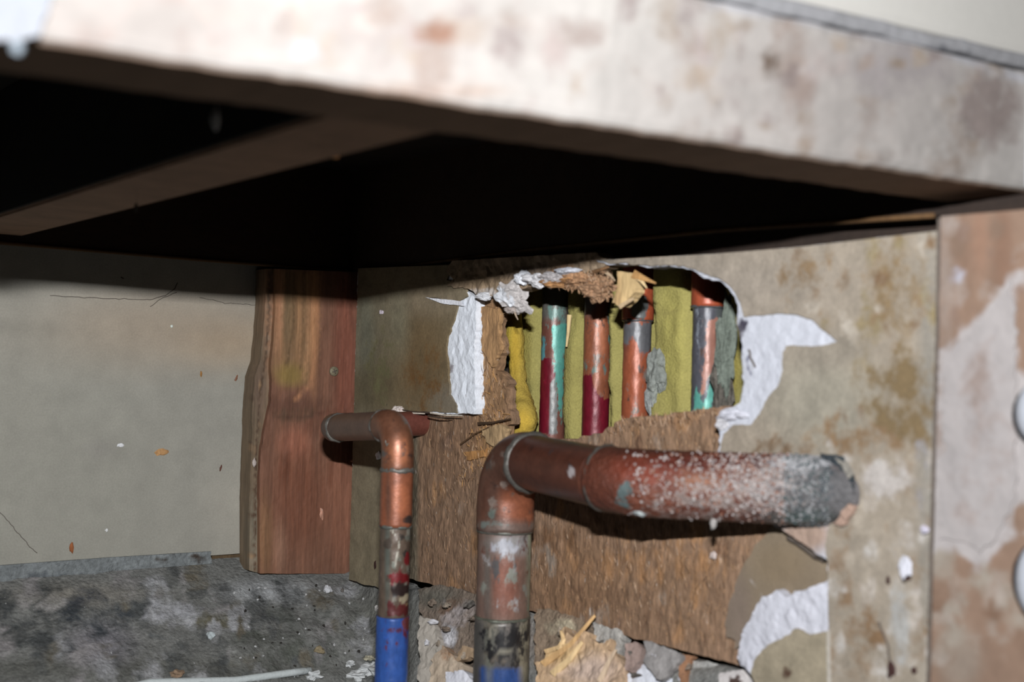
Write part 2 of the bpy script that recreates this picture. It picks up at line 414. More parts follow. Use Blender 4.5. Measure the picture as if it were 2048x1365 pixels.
# right drywall: core and paper
RTOP = [(1192, 521, 1), (1430, 508, 1), (1600, 494, 1), (1876, 462, 1), (1874, 900, 1), (1857, 1365, 1), (1852, 1440, 1), (1664, 1440, 1), (1656, 1200, 1)]
RHOLE = [(1437, 902), (1441, 872), (1436, 846), (1440, 824), (1462, 812), (1480, 806), (1487, 779), (1484, 726), (1482, 677), (1474, 650), (1478, 615), (1470, 594), (1459, 577),
         (1436, 562), (1390, 546), (1364, 534), (1300, 535), (1246, 529), (1214, 528)]
sheet('gypsum_core', PR, RTOP + [(1655, 1122), (1590, 1078), (1545, 1050), (1500, 1005), (1442, 940)] + RHOLE, 0.0105, -0.0005, m_gyp, (212, 214, 224),
      seed=15, jit=3, step=0.003, rough=0.0006, rs=160, parent=wr, E=1.75, seg=5,
      soft=[('e', (1610, 1070, 60, 40), (176, 146, 124), 20, 0.9)],
      hard=[('e', (1478, 660, 8, 26), (96, 92, 100), 4, 0.8), ('l', ([(1494, 700), (1498, 740), (1512, 760)], 3), (120, 120, 140), 3, 0.8), ('e', (1485, 650, 16, 10), (70, 66, 80), 5, 0.8)])
WP = [(1446, 868), (1466, 850), (1500, 850), (1519, 828), (1534, 800), (1554, 772), (1566, 742), (1566, 704), (1572, 692), (1602, 692), (1640, 694), (1674, 684),
      (1660, 672), (1642, 658), (1624, 640), (1590, 629), (1545, 628), (1505, 632), (1488, 634)]
sheet('drywall_paper', PR, RTOP + [(1655, 1126), (1650, 1090), (1660, 1045), (1560, 1000), (1500, 985), (1442, 930), (1438, 900)] + WP + [(1482, 612), (1474, 592), (1463, 574), (1440, 559), (1394, 542),
                                                                                                 (1366, 531), (1300, 532), (1246, 526), (1222, 526)],
      0.0120, 0.0103, m_stain, (176, 163, 146), seed=16, jit=2.2, step=0.0026, rough=0.0004, parent=wr, E=2.05, seg=5,
      soft=[('e', (1480, 570, 180, 60), (178, 166, 152), 60, 0.8), ('e', (1640, 800, 110, 90), (168, 162, 146), 60, 0.8), ('e', (1600, 1160, 600, 120), (176, 164, 148), 60, 0.5),
            ('e', (1860, 900, 22, 500), (150, 148, 142), 18, 0.6), ('e', (1650, 700, 80, 40), (158, 148, 134), 20, 0.7)],
      hard=[('e', (1790, 580, 70, 120), (142, 120, 90), 60, 0.6), ('e', (1810, 800, 90, 110), (128, 108, 78), 60, 0.68), ('e', (1600, 560, 50, 40), (136, 112, 84), 30, 0.55),
            ('e', (1740, 880, 120, 50), (140, 114, 86), 40, 0.62), ('e', (1560, 905, 70, 30), (128, 104, 80), 20, 0.6), ('e', (1740, 660, 40, 90), (150, 134, 104), 30, 0.55),
            ('e', (1705, 840, 30, 30), (116, 82, 54), 20, 0.55), ('e', (1770, 960, 60, 40), (198, 190, 184), 20, 0.7), ('e', (1820, 1070, 40, 160), (186, 178, 170), 40, 0.45),
            ('e', (1720, 1060, 40, 120), (188, 176, 160), 40, 0.5), ('e', (1730, 1270, 50, 80), (136, 108, 80), 30, 0.5), ('e', (1800, 1260, 25, 90), (180, 178, 174), 16, 0.6),
            ('e', (1680, 1010, 25, 40), (196, 160, 134), 14, 0.6), ('e', (1840, 930, 16, 120), (150, 146, 150), 10, 0.5)] + mott(1540, 1870, 490, 700, 40, [(146, 122, 94), (130, 104, 78), (196, 186, 172), (150, 134, 100)], 15, r=(8, 30), f=14, a=(.42, .6)) + mott(1660, 1870, 860, 1365, 60, [(196, 186, 176), (142, 116, 90), (150, 128, 106), (206, 200, 194)], 16, r=(10, 34), f=16, a=(.4, .56)))
# lower torn area
sheet('torn_paper', PR, [(1548, 1048), (1580, 1072), (1612, 1092), (1657, 1130), (1657, 1172), (1470, 1300), (1470, 1284), (1452, 1276), (1449, 1250), (1462, 1190), (1488, 1130), (1515, 1085)],
      0.0022, -0.001, m_paper, (140, 124, 104), seed=17, jit=3, parent=wr, E=1.7, soft=[('e', (1475, 1230, 30, 80), (134, 118, 108), 20, 0.7), ('e', (1560, 1130, 50, 40), (138, 120, 96), 20, 0.6)],
      hard=[('l', ([(1500, 1160), (1530, 1200)], 2), (170, 160, 150), 3, 0.7)])
sheet('gypsum_core', PR, [(1658, 1160), (1600, 1184), (1572, 1196), (1553, 1184), (1526, 1194), (1508, 1222), (1490, 1252), (1476, 1290), (1470, 1320), (1497, 1343, 1), (1560, 1440, 1), (1666, 1440, 1)],
      0.0080, -0.001, m_gyp, (222, 222, 232), seed=18, jit=4, parent=wr, E=1.85, seg=5, rough=0.0009, rs=180, step=0.0025)
sheet('drywall_paper', PR, [(1500, 1345), (1514, 1312), (1535, 1290), (1562, 1280), (1592, 1257), (1618, 1270), (1650, 1264), (1656, 1300, 1), (1660, 1440, 1), (1540, 1440, 1)],
      0.0094, 0.0078, m_stain, (166, 154, 132), seed=19, jit=2.5, parent=wr, E=1.85, seg=5,
      hard=[('e', (1573, 1348, 12, 16), (84, 52, 36), 5, 0.9)])
sheet('bead_edge', PR, [(1653, 1262, 1), (1659, 1262, 1), (1662, 1440, 1), (1655, 1440, 1)], 0.0125, 0.008, m_gyp, (206, 198, 186), seed=20, jit=0, parent=wr, E=1.9, step=.004)
def wcrack(pts, wd, off=0.0122): return crack(pts, wd, PR, off, wr)
wcrack([(1576, 1074), (1600, 1090), (1630, 1112), (1655, 1124)], 0.0012, 0.0045)
wcrack([(1757, 1244), (1775, 1290), (1782, 1340), (1772, 1360)], 0.0005)
wcrack([(1808, 1160), (1815, 1162)], 0.0012)
wcrack([(1497, 700), (1503, 722), (1514, 742)], 0.0005, 0.0108)
for e in ((1782, 1340, 7, 12), (1776, 1162, 4, 5), (1828, 1342, 5, 5), (1810, 1157, 9, 4), (750, 1131, 5, 10)):
    o_ = 0.0125 if e[0] > 1000 else 0.0080
    p = PR.pt(PR.hit(e[0], e[1], o_), o_)
    lump('dirt_fleck', p, 1, m_black, (60, 34, 30), wr, 1.6, e[0] % 7, (0.0005, e[2] * 0.00025, e[3] * 0.0003), 0.4, rot=Matrix.Identity(3))

# drips, lumps and splinters hanging in the mouth of the hole
def wl(nm, px, py, off, rx, ry, colr, seed, E=1.2, m=m_gyp, thick=0.004, amp=0.6, tilt=0, hard=(), sub=3):
    p = PR.pt(PR.hit(px, py, off), off)
    dep = (p - CAM).dot(fw); k = dep / F
    R = Matrix.Rotation(tilt, 3, 'X')
    return lump(nm, p, 1, m, colr, wr, E, seed, (thick, rx * k / 0.66, ry * k), amp * .6, sub + 1, hard=hard, rot=R)
wl('gypsum_lump', 1024, 596, 0.012, 34, 24, (190, 184, 182), 3, amp=0.9, tilt=0.3, hard=[('e', (1000, 590, 14, 16), (226, 228, 234), 5, .8), ('e', (1022, 604, 8, 18), (226, 228, 234), 5, .8)])
wl('gypsum_lump', 1030, 616, 0.010, 16, 12, (170, 158, 152), 5, amp=0.7)
wl('gypsum_lump', 968, 594, 0.011, 12, 8, (210, 210, 214), 6)
wl('gypsum_lump', 1046, 556, 0.012, 12, 14, (222, 224, 230), 7)
wl('gypsum_lump', 1072, 560, 0.012, 22, 12, (206, 204, 206), 8, amp=0.9, tilt=0.2)
wl('gypsum_lump', 1104, 556, 0.012, 22, 10, (180, 174, 174), 9, amp=0.9)
wl('gypsum_lump', 1136, 542, 0.012, 24, 6, (204, 206, 214), 10, amp=0.5)
wl('gypsum_lump', 1468, 830, 0.011, 22, 10, (222, 222, 232), 31, amp=0.8, E=1.7)
wl('gypsum_lump', 1448, 845, 0.010, 10, 16, (212, 210, 214), 32, amp=0.8, E=1.7)
wl('gypsum_lump', 796, 820, 0.010, 10, 7, (196, 184, 178), 33, E=1.0)
wl('fibre_tuft', 1165, 562, 0.006, 40, 17, (164, 126, 94), 11, m=m_fib, thick=0.007, amp=0.9, tilt=0.1)
wl('fibre_tuft', 1198, 578, 0.006, 26, 22, (156, 122, 94), 12, m=m_fib, thick=0.007, amp=1.0)
wl('fibre_tuft', 1120, 566, 0.008, 30, 9, (170, 126, 84), 13, m=m_fib, thick=0.006, amp=0.9)
crack([(880, 598), (852, 596)], 0.0005, PR, 0.0085, wr)
st = sheet('gypsum_sliver', PR, [(850, 595), (880, 598), (915, 602), (925, 612), (880, 606)], 0.009, 0.007, m_gyp, (214, 214, 220), seed=21, jit=1, parent=wr, E=1.0, seg=5)
def splinter(pts, r0, r1, colr, parent, E=1.3, m=m_wood, flat=0.45, nm='wood_splinter'):
    """flat tapered sliver"""
    me = bpy.data.meshes.new(nm); bm = bmesh.new(); rs = []
    n = len(pts); side = (Vector(pts[-1]) - Vector(pts[0])).cross(fw).normalized()
    for i, p in enumerate(pts):
        t = i / (n - 1); r = r0 * (1 - t) + r1 * t
        rs.append([bm.verts.new(Vector(p) + side * r * a - fw * r * flat * b) for a, b in ((-1, 0), (-.6, 1), (.5, 1.1), (1, 0), (.4, -1), (-.5, -1))])
    for a, b in zip(rs, rs[1:]):
        for k in range(6): bm.faces.new((a[k], a[(k + 1) % 6], b[(k + 1) % 6], b[k]))
    bm.faces.new(rs[0]); bm.faces.new(rs[-1]); bmesh.ops.recalc_face_normals(bm, faces=bm.faces)
    bm.to_mesh(me); bm.free(); paint(me, colr, E); return link(nm, me, m, parent)
def rp(px, py, off): return PR.pt(PR.hit(px, py, off), off)
sheet('wood_chip', PR, [(1234, 543), (1262, 546), (1272, 556), (1268, 584), (1258, 598), (1240, 614), (1226, 606), (1232, 580)], 0.011, 0.004, m_wood, (206, 176, 128), seed=22, jit=2, parent=wr, E=1.35, seg=4, rough=0.0008,
      soft=[('e', (1235, 580, 8, 40), (180, 144, 100), 5, 0.6)])
splinter([rp(1238, 615, .012), rp(1252, 606, .013), rp(1268, 597, .014)], .0012, .0007, (212, 184, 146), wr)
splinter([rp(1265, 548, .01), rp(1285, 556, .012), rp(1312, 567, .013)], .0024, .0004, (196, 150, 96), wr)
splinter([rp(1272, 552, .01), rp(1283, 562, .012), rp(1294, 577, .013)], .0018, .0003, (214, 186, 140), wr)
splinter([rp(1212, 545, .01), rp(1222, 552, .011), rp(1230, 562, .012)], .0010, .0003, (196, 170, 140), wr)
splinter([rp(1184, 545, .01), rp(1200, 540, .012), rp(1218, 534, .012)], .0010, .0005, (130, 96, 66), wr)
splinter([rp(1028, 622, .012), rp(1032, 632, .012), rp(1036, 640, .012)], .0006, .0003, (180, 160, 140), wr)

# loose fibres standing off the broken board: nobody could count them
def slivers(name, region, n, plane_off, cols, parent, seed, lmin=.0015, lmax=.007, wdt=.00022, ang=0.3, E=1.35, hole=None):
    rnd = random.Random(seed); me = bpy.data.meshes.new(name); bm = bmesh.new(); lay = []
    xs = [p[0] for p in region]; ys = [p[1] for p in region]; k = 0
    R = np.array(region, float)
    while k < n:
        x = rnd.uniform(min(xs), max(xs)); y = rnd.uniform(min(ys), max(ys))
        if sd_poly(np.array([x]), np.array([y]), R)[0] < 0: continue
        if hole and sd_poly(np.array([x]), np.array([y]), hole)[0] > -3: continue
        p = rp(x, y, plane_off); a = rnd.gauss(0, ang); L = rnd.uniform(lmin, lmax) * rnd.uniform(.4, 1)
        d = Vector((-rnd.uniform(0, .22), math.sin(a), math.cos(a))).normalized() * L; s = Vector((0, math.cos(a), -math.sin(a))) * wdt * rnd.uniform(.5, 1.3)
        q = Vector((-wdt, 0, 0))
        v = [bm.verts.new(p - d / 2 - s), bm.verts.new(p - d / 2 + s), bm.verts.new(p + d / 2 + s * .4), bm.verts.new(p + d / 2 - s * .4), bm.verts.new(p + q * 1.3)]
        for f in ((0, 1, 4), (1, 2, 4), (2, 3, 4), (3, 0, 4)): bm.faces.new([v[i] for i in f])
        c = rnd.choice(cols); lay += [c] * 5; k += 1
    bm.to_mesh(me); bm.free()
    me2 = me; c = np.array([lin(x) / E for x in lay])
    for nm in ('Col', 'Col2'):
        a = me2.color_attributes.new(nm, 'FLOAT_COLOR', 'POINT'); al = np.ones(len(c)) if nm == 'Col' else np.zeros(len(c))
        a.data.foreach_set('color', np.concatenate([c, al[:, None]], 1).ravel())
    o = link(name, me, m_dust, parent); o['kind'] = 'stuff'; return o
m_dust = mat('loose_fibres', 0.9, n1=200, a1=0.1, n2=900, a2=0.1, bump=0.1)
FC = [(166, 132, 100), (104, 78, 56), (146, 112, 84), (156, 120, 90), (92, 68, 50), (180, 152, 126)]
slivers('board_fibres', [(862, 835), (950, 835), (952, 605), (1008, 615), (1015, 880), (1210, 870), (1434, 822), (1436, 930), (1530, 1060), (1455, 1200), (1455, 1300), (842, 1155)],
        1500, 0.0009, FC, wr, 5, hole=HOLE)
slivers('board_fibres', [(952, 605), (1003, 612), (1012, 760), (1020, 860), (1000, 960), (900, 980), (952, 840)], 420, 0.0015, FC + [(186, 140, 88)] * 2, wr, 6, ang=0.7, lmax=.008, wdt=.0003, hole=HOLE)
slivers('board_fibres', [(1100, 548), (1225, 540), (1225, 596), (1190, 600), (1150, 580), (1100, 575)], 260, 0.010, FC, wr, 7, ang=1.0, lmax=.007, wdt=.0004)
slivers('board_fibres', [(1215, 858), (1244, 838), (1434, 815), (1434, 832), (1215, 868)], 160, 0.001, FC, wr, 8, ang=0.5, lmax=.006, wdt=.0003)
# torn ply edge over the small branch pipe
for i, (a, b) in enumerate((((790, 818), (860, 826)), ((860, 826), (925, 832)), ((855, 832), (905, 836)), ((800, 822), (850, 828)))):
    splinter([rp(*a, .0085), rp((a[0] + b[0]) / 2, (a[1] + b[1]) / 2 + 2, .010), rp(*b, .0085)], .0006, .0003, ((70, 58, 48), (200, 190, 176))[i % 2], wr, 1.1)
splinter([rp(955, 848, .003), rp(985, 846, .004), rp(1022, 838, .004)], .0010, .0004, (70, 52, 36), wr)
splinter([rp(920, 890, .002), rp(950, 868, .003), rp(985, 852, .003)], .0005, .0004, (90, 66, 44), wr)
sheet('board_flake', PR, [(962, 858), (1000, 850), (1012, 858), (1012, 885), (996, 902), (975, 888)], 0.0032, 0, m_fib, (170, 142, 106), seed=24, jit=3, parent=wr, E=1.3, seg=4, rough=.001)
sheet('board_flake', PR, [(962, 612), (1000, 616), (996, 650), (1000, 700), (985, 735), (965, 700)], 0.0028, 0, m_fib, (172, 134, 94), seed=25, jit=3, parent=wr, E=1.3, seg=4, rough=.001)
sheet('board_flake', PR, [(930, 905), (972, 898), (968, 915), (935, 920)], 0.002, 0, m_fib, (176, 128, 78), seed=26, jit=3, parent=wr, E=1.3, seg=4, rough=.001)

# ---- upper framing: rim boards, ceiling boards, joist
rimE = 1.2
def tri_board(name, P, poly, off, back, base, m=m_dark, **k):
    return sheet(name, P, poly, off, back, m, base, jit=0, seg=60, step=0.012, E=k.pop('E', rimE), **k)
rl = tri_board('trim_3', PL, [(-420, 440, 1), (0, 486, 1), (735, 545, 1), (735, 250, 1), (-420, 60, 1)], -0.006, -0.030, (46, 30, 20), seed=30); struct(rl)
rr = tri_board('trim_4', PR, [(700, 546, 1), (1050, 501, 1), (1430, 460, 1), (1880, 432, 1), (2300, 405, 1), (2300, 20, 1), (700, 300, 1)], 0.004, -0.025, (48, 34, 25), seed=31, soft=[('p', [(1250, 300), (2300, 200), (2300, 470), (1250, 480)], (30, 22, 18), 120, .9)]); struct(rr)  # shade painted into the right end, which the flash reaches
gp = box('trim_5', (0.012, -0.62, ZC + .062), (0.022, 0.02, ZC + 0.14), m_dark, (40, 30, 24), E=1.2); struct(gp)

_a = CAM + (fh + rh * (-0.413)) * 0.280; _b = CAM + (fh + rh * 0.413) * 0.457; _d = (_b - _a).normalized(); _n = Vector((-_d.y, _d.x, 0)) * .02
_p = [_a - _d * .45 + _n, _b + _d * .04 + _n, Vector((.03, .05, 0)), Vector((-1.0, .05, 0))]
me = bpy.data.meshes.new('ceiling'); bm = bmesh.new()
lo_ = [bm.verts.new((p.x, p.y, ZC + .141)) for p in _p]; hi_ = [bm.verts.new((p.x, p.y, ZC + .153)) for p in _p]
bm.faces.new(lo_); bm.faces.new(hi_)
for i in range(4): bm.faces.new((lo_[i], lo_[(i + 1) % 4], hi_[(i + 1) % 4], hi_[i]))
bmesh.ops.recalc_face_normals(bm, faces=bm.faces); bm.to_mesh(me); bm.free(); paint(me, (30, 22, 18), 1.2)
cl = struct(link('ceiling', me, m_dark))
# thin lit edge of the plywood along the walls' top
for nm, P, pts in (('edge_strip', PL, [(-200, 470), (0, 486), (400, 520), (735, 546)]), ('edge_strip', PR, [(716, 545), (1050, 501), (1430, 461), (1870, 431)])):
    q = [P.pt(P.hit(x, y, 0.004 if P is PR else -0.005), 0.004 if P is PR else -0.005) for x, y in pts]
    tube(nm, q, 0.0011, m_dark, (84, 60, 34), parent=rl if P is PL else rr, E=1.2, seg=8, step=.02)

jx = CAM.x + 0.176
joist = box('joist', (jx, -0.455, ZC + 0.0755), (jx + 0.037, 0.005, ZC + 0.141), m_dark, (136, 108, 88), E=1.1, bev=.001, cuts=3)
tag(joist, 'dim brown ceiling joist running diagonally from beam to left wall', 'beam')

box('shaded_side', (jx - .0012, -0.452, ZC + .077), (jx + .0005, 0.0, ZC + .1405), m_dark, (24, 20, 18), E=1.2, parent=joist)['label'] = 'side face darkened with painted shade'  # thin panel added so the bay's deep shade sits in its colour
# ---- header beam across the top, close to the camera
A0 = CAM + (fh + rh * (-0.413)) * 0.280; B0 = CAM + (fh + rh * 0.413) * 0.457
A0.z = B0.z = ZC + 0.0746
hd = (B0 - A0).normalized(); hn = Vector((hd.y, -hd.x, 0))
if hn.dot(CAM - A0) < 0: hn = -hn
PH = Pl(A0, hd, (0, 0, 1), hn); HL = (B0 - A0).length
def hbox(name, u0_, u1_, z0, z1, f, b, m, base, soft=(), hard=(), nu=160, nz_=24, E=4.6, wav=0.0, round_=0.003, parent=None, seed=0, under=None):
    """beam: cross-section swept along the header direction"""
    sec = [(f - round_, z0), (f - round_ * .3, z0 + round_ * .3), (f, z0 + round_)]
    sec += [(f, z0 + round_ + (z1 - z0 - 2 * round_) * i / nz_) for i in range(1, nz_)]
    sec += [(f, z1 - round_), (f - round_ * .3, z1 - round_ * .3), (f - round_, z1), (b, z1), (b, z0), ((b + f) / 2, z0)]
    me = bpy.data.meshes.new(name); bm = bmesh.new(); rings = []
    for i in range(nu + 1):
        u = u0_ + (u1_ - u0_) * i / nu; r = []
        for (o, z) in sec:
            dz = wav * noise.fractal((u * 45, seed, z * 5), .7, 2, 4); do = wav * .6 * noise.fractal((u * 60, z * 60, seed + 4), .7, 2, 4)
            r.append(bm.verts.new(PH.pt((u, z + dz), o + do)))
        rings.append(r)
    n = len(sec)
    for a, c in zip(rings, rings[1:]):
        for k in range(n): bm.faces.new((a[k], a[(k + 1) % n], c[(k + 1) % n], c[k]))
    bm.faces.new(rings[0]); bm.faces.new(rings[-1]); bmesh.ops.recalc_face_normals(bm, faces=bm.faces)
    bm.to_mesh(me); bm.free(); paint(me, base, E, soft, hard)
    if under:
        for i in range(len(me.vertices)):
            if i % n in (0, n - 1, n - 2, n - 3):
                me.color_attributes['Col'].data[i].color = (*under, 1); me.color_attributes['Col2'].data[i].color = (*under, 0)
    return link(name, me, m, parent)
rnd = random.Random(3)
hst = [('e', (1425, 80, 50, 60), (196, 174, 152), 40, 0.6), ('e', (1540, 130, 22, 40), (130, 110, 96), 20, 0.65), ('e', (870, 62, 50, 24), (176, 136, 116), 18, 0.75),
       ('e', (930, 55, 60, 30), (206, 190, 178), 20, 0.55), ('e', (1150, 70, 50, 30), (196, 180, 172), 26, 0.6), ('e', (590, 100, 60, 24), (216, 194, 192), 20, 0.6),
       ('e', (1330, 50, 40, 50), (198, 182, 168), 30, 0.55), ('e', (1900, 300, 70, 60), (180, 160, 146), 40, 0.65), ('e', (1780, 160, 160, 70), (196, 186, 184), 60, 0.6),
       ('e', (1600, 190, 60, 50), (190, 170, 160), 30, 0.6), ('e', (1970, 230, 60, 90), (178, 162, 156), 40, 0.6), ('e', (720, 15, 40, 20), (204, 184, 182), 20, 0.6),
       ('e', (1700, 260, 90, 50), (186, 166, 154), 40, 0.55), ('e', (1840, 240, 60, 60), (160, 148, 146), 30, 0.5), ('e', (430, 30, 50, 20), (214, 196, 186), 20, 0.5)]
hst += [('e', (rnd.uniform(1250, 2030), rnd.uniform(30, 340), rnd.uniform(10, 26), rnd.uniform(12, 34)), rnd.choice([(186, 166, 150), (170, 152, 146), (150, 132, 122)]), 14, rnd.uniform(.45, .65)) for _ in range(60)] + mott(560, 2030, 10, 350, 110, [(212, 196, 190), (196, 178, 168), (224, 212, 204), (184, 168, 164), (206, 186, 168)], 17, r=(12, 44), f=20, a=(.42, .6)) + mott(100, 900, 0, 110, 26, [(204, 188, 182), (186, 168, 160)], 18, r=(12, 36), f=18, a=(.4, .55))
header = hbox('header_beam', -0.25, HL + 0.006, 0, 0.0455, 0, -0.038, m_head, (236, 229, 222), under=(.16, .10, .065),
              soft=[('e', (840, 182, 130, 14), (206, 150, 110), 10, 0.8), ('p', [(-200, -60), (1000, -60), (900, 220), (-200, 120)], (200, 190, 184), 260, 0.8), ('p', [(-200, -60), (500, -60), (400, 150), (-200, 100)], (164, 152, 146), 160, 0.5),  # left end painted darker to offset the nearby flash
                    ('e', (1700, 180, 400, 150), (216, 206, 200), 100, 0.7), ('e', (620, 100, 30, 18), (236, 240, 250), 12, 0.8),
                    ('l', ([(1424, 6), (1624, 42), (1874, 98), (2044, 158)], 8), (240, 240, 248), 8, 0.9)],  # white highlight painted along the beam's top edge
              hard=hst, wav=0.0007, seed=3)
tag(header, 'whitewashed brown-stained beam slanting across the top, nearest the camera', 'beam')
# underside strip is bare dark wood: a thin wooden lath nailed below
caulk = hbox('caulk_band', 0.10, HL + 0.006, 0.0458, 0.0512, -0.0012, -0.012, m_head, (188, 187, 190), E=4.0, wav=0.0008, round_=.0012, nz_=4, seed=8,
             hard=[('e', (1900, 110, 60, 20), (120, 120, 126), 14, .6)], parent=header)
panel = hbox('wall_front', -0.25, HL + 0.25, 0.0512, 0.19, -0.003, -0.016, m_cream, (228, 224, 217), E=2.9, nz_=6, nu=20); struct(panel)
# chalky white piece at the top left of the beam and the white bead that ends it on the right
cp = sheet('plaster_patch', PH, [(-60, -60), (118, -60), (100, 10), (78, 74), (30, 82), (-60, 78)], 0.0024, 0.0003, m_gyp, (236, 240, 250), seed=41, jit=3, E=7.5, step=.003, parent=header)
eb = hbox('white_end_bead', HL - 0.0010, HL + 0.004, 0.001, 0.0455, 0.0022, 0.0005, m_gyp, (244, 244, 250), E=3.4, nu=4, parent=header, round_=.0006)

# ---- post on the right, in front of the right wall's end
post = sheet('wall_post', PR, [(1881, 433, 1), (2030, 421, 1), (2240, 402, 1), (2240, 1560, 1), (1853, 1500, 1), (1861, 1365, 1), (1872, 900, 1)], 0.020, -0.012, m_head, (166, 136, 116), seed=51, jit=0.8, step=.003, E=2.65, rough=.0003,
             soft=[('e', (1960, 480, 16, 70), (176, 134, 110), 10, 0.6), ('e', (1930, 500, 10, 80), (150, 118, 98), 10, 0.6), ('e', (2005, 500, 20, 90), (150, 112, 90), 10, 0.6),
                   ('e', (1890, 560, 14, 130), (178, 166, 158), 12, 0.6), ('e', (1920, 1320, 40, 60), (176, 162, 148), 20, 0.7)],
             hard=[('p', [(1868, 700), (1900, 680), (1960, 630), (1995, 590), (2020, 545), (2060, 530), (2090, 800), (2090, 1070), (2040, 1075), (2010, 1090), (1985, 1110), (1962, 1140), (1935, 1120), (1905, 1092), (1862, 1112)],
                    (204, 196, 194), 9, 1.0), ('e', (1915, 548, 16, 16), (200, 196, 206), 8, .8), ('e', (2043, 1040, 14, 26), (158, 124, 104), 5, -0.95), ('e', (2048, 650, 18, 100), (140, 112, 92), 8, -0.95)] + mott(1880, 2050, 440, 690, 24, [(150, 124, 106), (184, 168, 158), (156, 130, 116)], 19, r=(8, 26), f=12, a=(.4, .56)) + mott(1865, 2060, 1120, 1365, 30, [(182, 170, 156), (146, 116, 96), (190, 176, 164)], 20, r=(10, 34), f=14, a=(.4, .58)))
crack([(1878, 436), (1874, 700), (1868, 900), (1857, 1365), (1855, 1480)], .0007, PR, .0203, post, 'dark_gap_edge')
tag(post, 'brown wooden post smeared with pale plaster at the right edge', 'post')
sheet('plaster_crust', PR, [(1915, 692), (1960, 640), (1992, 600), (2020, 560), (2030, 640), (2034, 780), (2030, 1000), (1990, 1080), (1958, 1110), (1925, 1080), (1880, 1080), (1888, 900), (1890, 720)], 0.0208, 0.0195, m_head,
      (208, 200, 198), seed=52, jit=6, parent=post, E=2.9, rough=.0004, hard=[('e', (1960, 860, 60, 160), (178, 160, 152), 60, .5)])

# ---- concrete footing ledge in the corner
def ledge():
    me = bpy.data.meshes.new('floor'); bm = bmesh.new()
    xs = np.concatenate([np.arange(-0.80, -0.14, 0.0045), np.arange(-0.14, 0.012, 0.0022)])
    ys = np.concatenate([np.arange(-0.62, -0.30, 0.008), np.arange(-0.30, 0.045, 0.0028)])
    G = []
    for x in xs:
        row = []
        for y in ys:
            dL = -y; dR = -x
            zl = -0.1385 - 0.62 * max(dL, -0.03) - 0.25 * max(0, dL - .05)
            zr = -0.1365 - 2.1 * max(0, dR + .002)
            k = 0.012; h = max(0, min(1, .5 + (zl - zr) / (2 * k)))
            z = zr * (1 - h) + zl * h + k * h * (1 - h)
            z = max(z, -0.34)
            amp = min(1, max(0, dL + .004) * 40 + .15)
            z += amp * (0.0040 * noise.fractal((x * 14, y * 14, 1.7), .8, 2, 4) + 0.0012 * noise.fractal((x * 120, y * 120, 5), .8, 2, 4))
            if dR < .06 and dL > .02: z += 0.004 * noise.fractal((x * 60, y * 60, 9), .8, 2, 3)
            row.append(bm.verts.new((x, y, ZC + z)))
        G.append(row)
    for a, b in zip(G, G[1:]):
        for j in range(len(ys) - 1): bm.faces.new((a[j], b[j], b[j + 1], a[j + 1]))
    bm.normal_update(); bm.to_mesh(me); bm.free()
    paint(me, (112, 112, 109), 1.12,
          soft=[('e', (540, 1185, 90, 22), (156, 158, 160), 18, .8), ('e', (150, 1190, 130, 20), (128, 122, 112), 20, .6), ('e', (240, 1340, 420, 24), (84, 84, 78), 18, .7),
                ('e', (960, 1260, 90, 60), (128, 108, 92), 30, .8), ('e', (1250, 1300, 200, 40), (140, 128, 118), 30, .8), ('e', (760, 1250, 70, 60), (100, 100, 92), 40, .6),
                ('e', (200, 1290, 60, 40), (134, 130, 138), 30, .6)],
          hard=[('e', (210, 1240, 110, 60), (56, 60, 64), 50, .62), ('e', (60, 1260, 80, 50), (66, 68, 68), 30, .55), ('e', (560, 1290, 120, 50), (82, 84, 78), 30, .5),
                ('e', (180, 1200, 50, 30), (66, 68, 72), 20, .55), ('e', (330, 1230, 90, 30), (160, 160, 164), 24, .5), ('e', (80, 1210, 60, 24), (156, 152, 150), 20, .5),
                ('e', (440, 1240, 60, 20), (92, 88, 74), 14, .5), ('e', (1000, 1240, 60, 40), (186, 176, 172), 20, .5), ('e', (600, 1230, 100, 30), (84, 86, 82), 20, .5)] + mott(0, 780, 1150, 1360, 90, [(70, 72, 72), (60, 62, 62), (150, 150, 152), (134, 130, 130), (96, 90, 78)], 8, r=(8, 34), f=14, a=(.4, .58)))
    return link('floor', me, m_conc, None, True)
fl = struct(ledge())

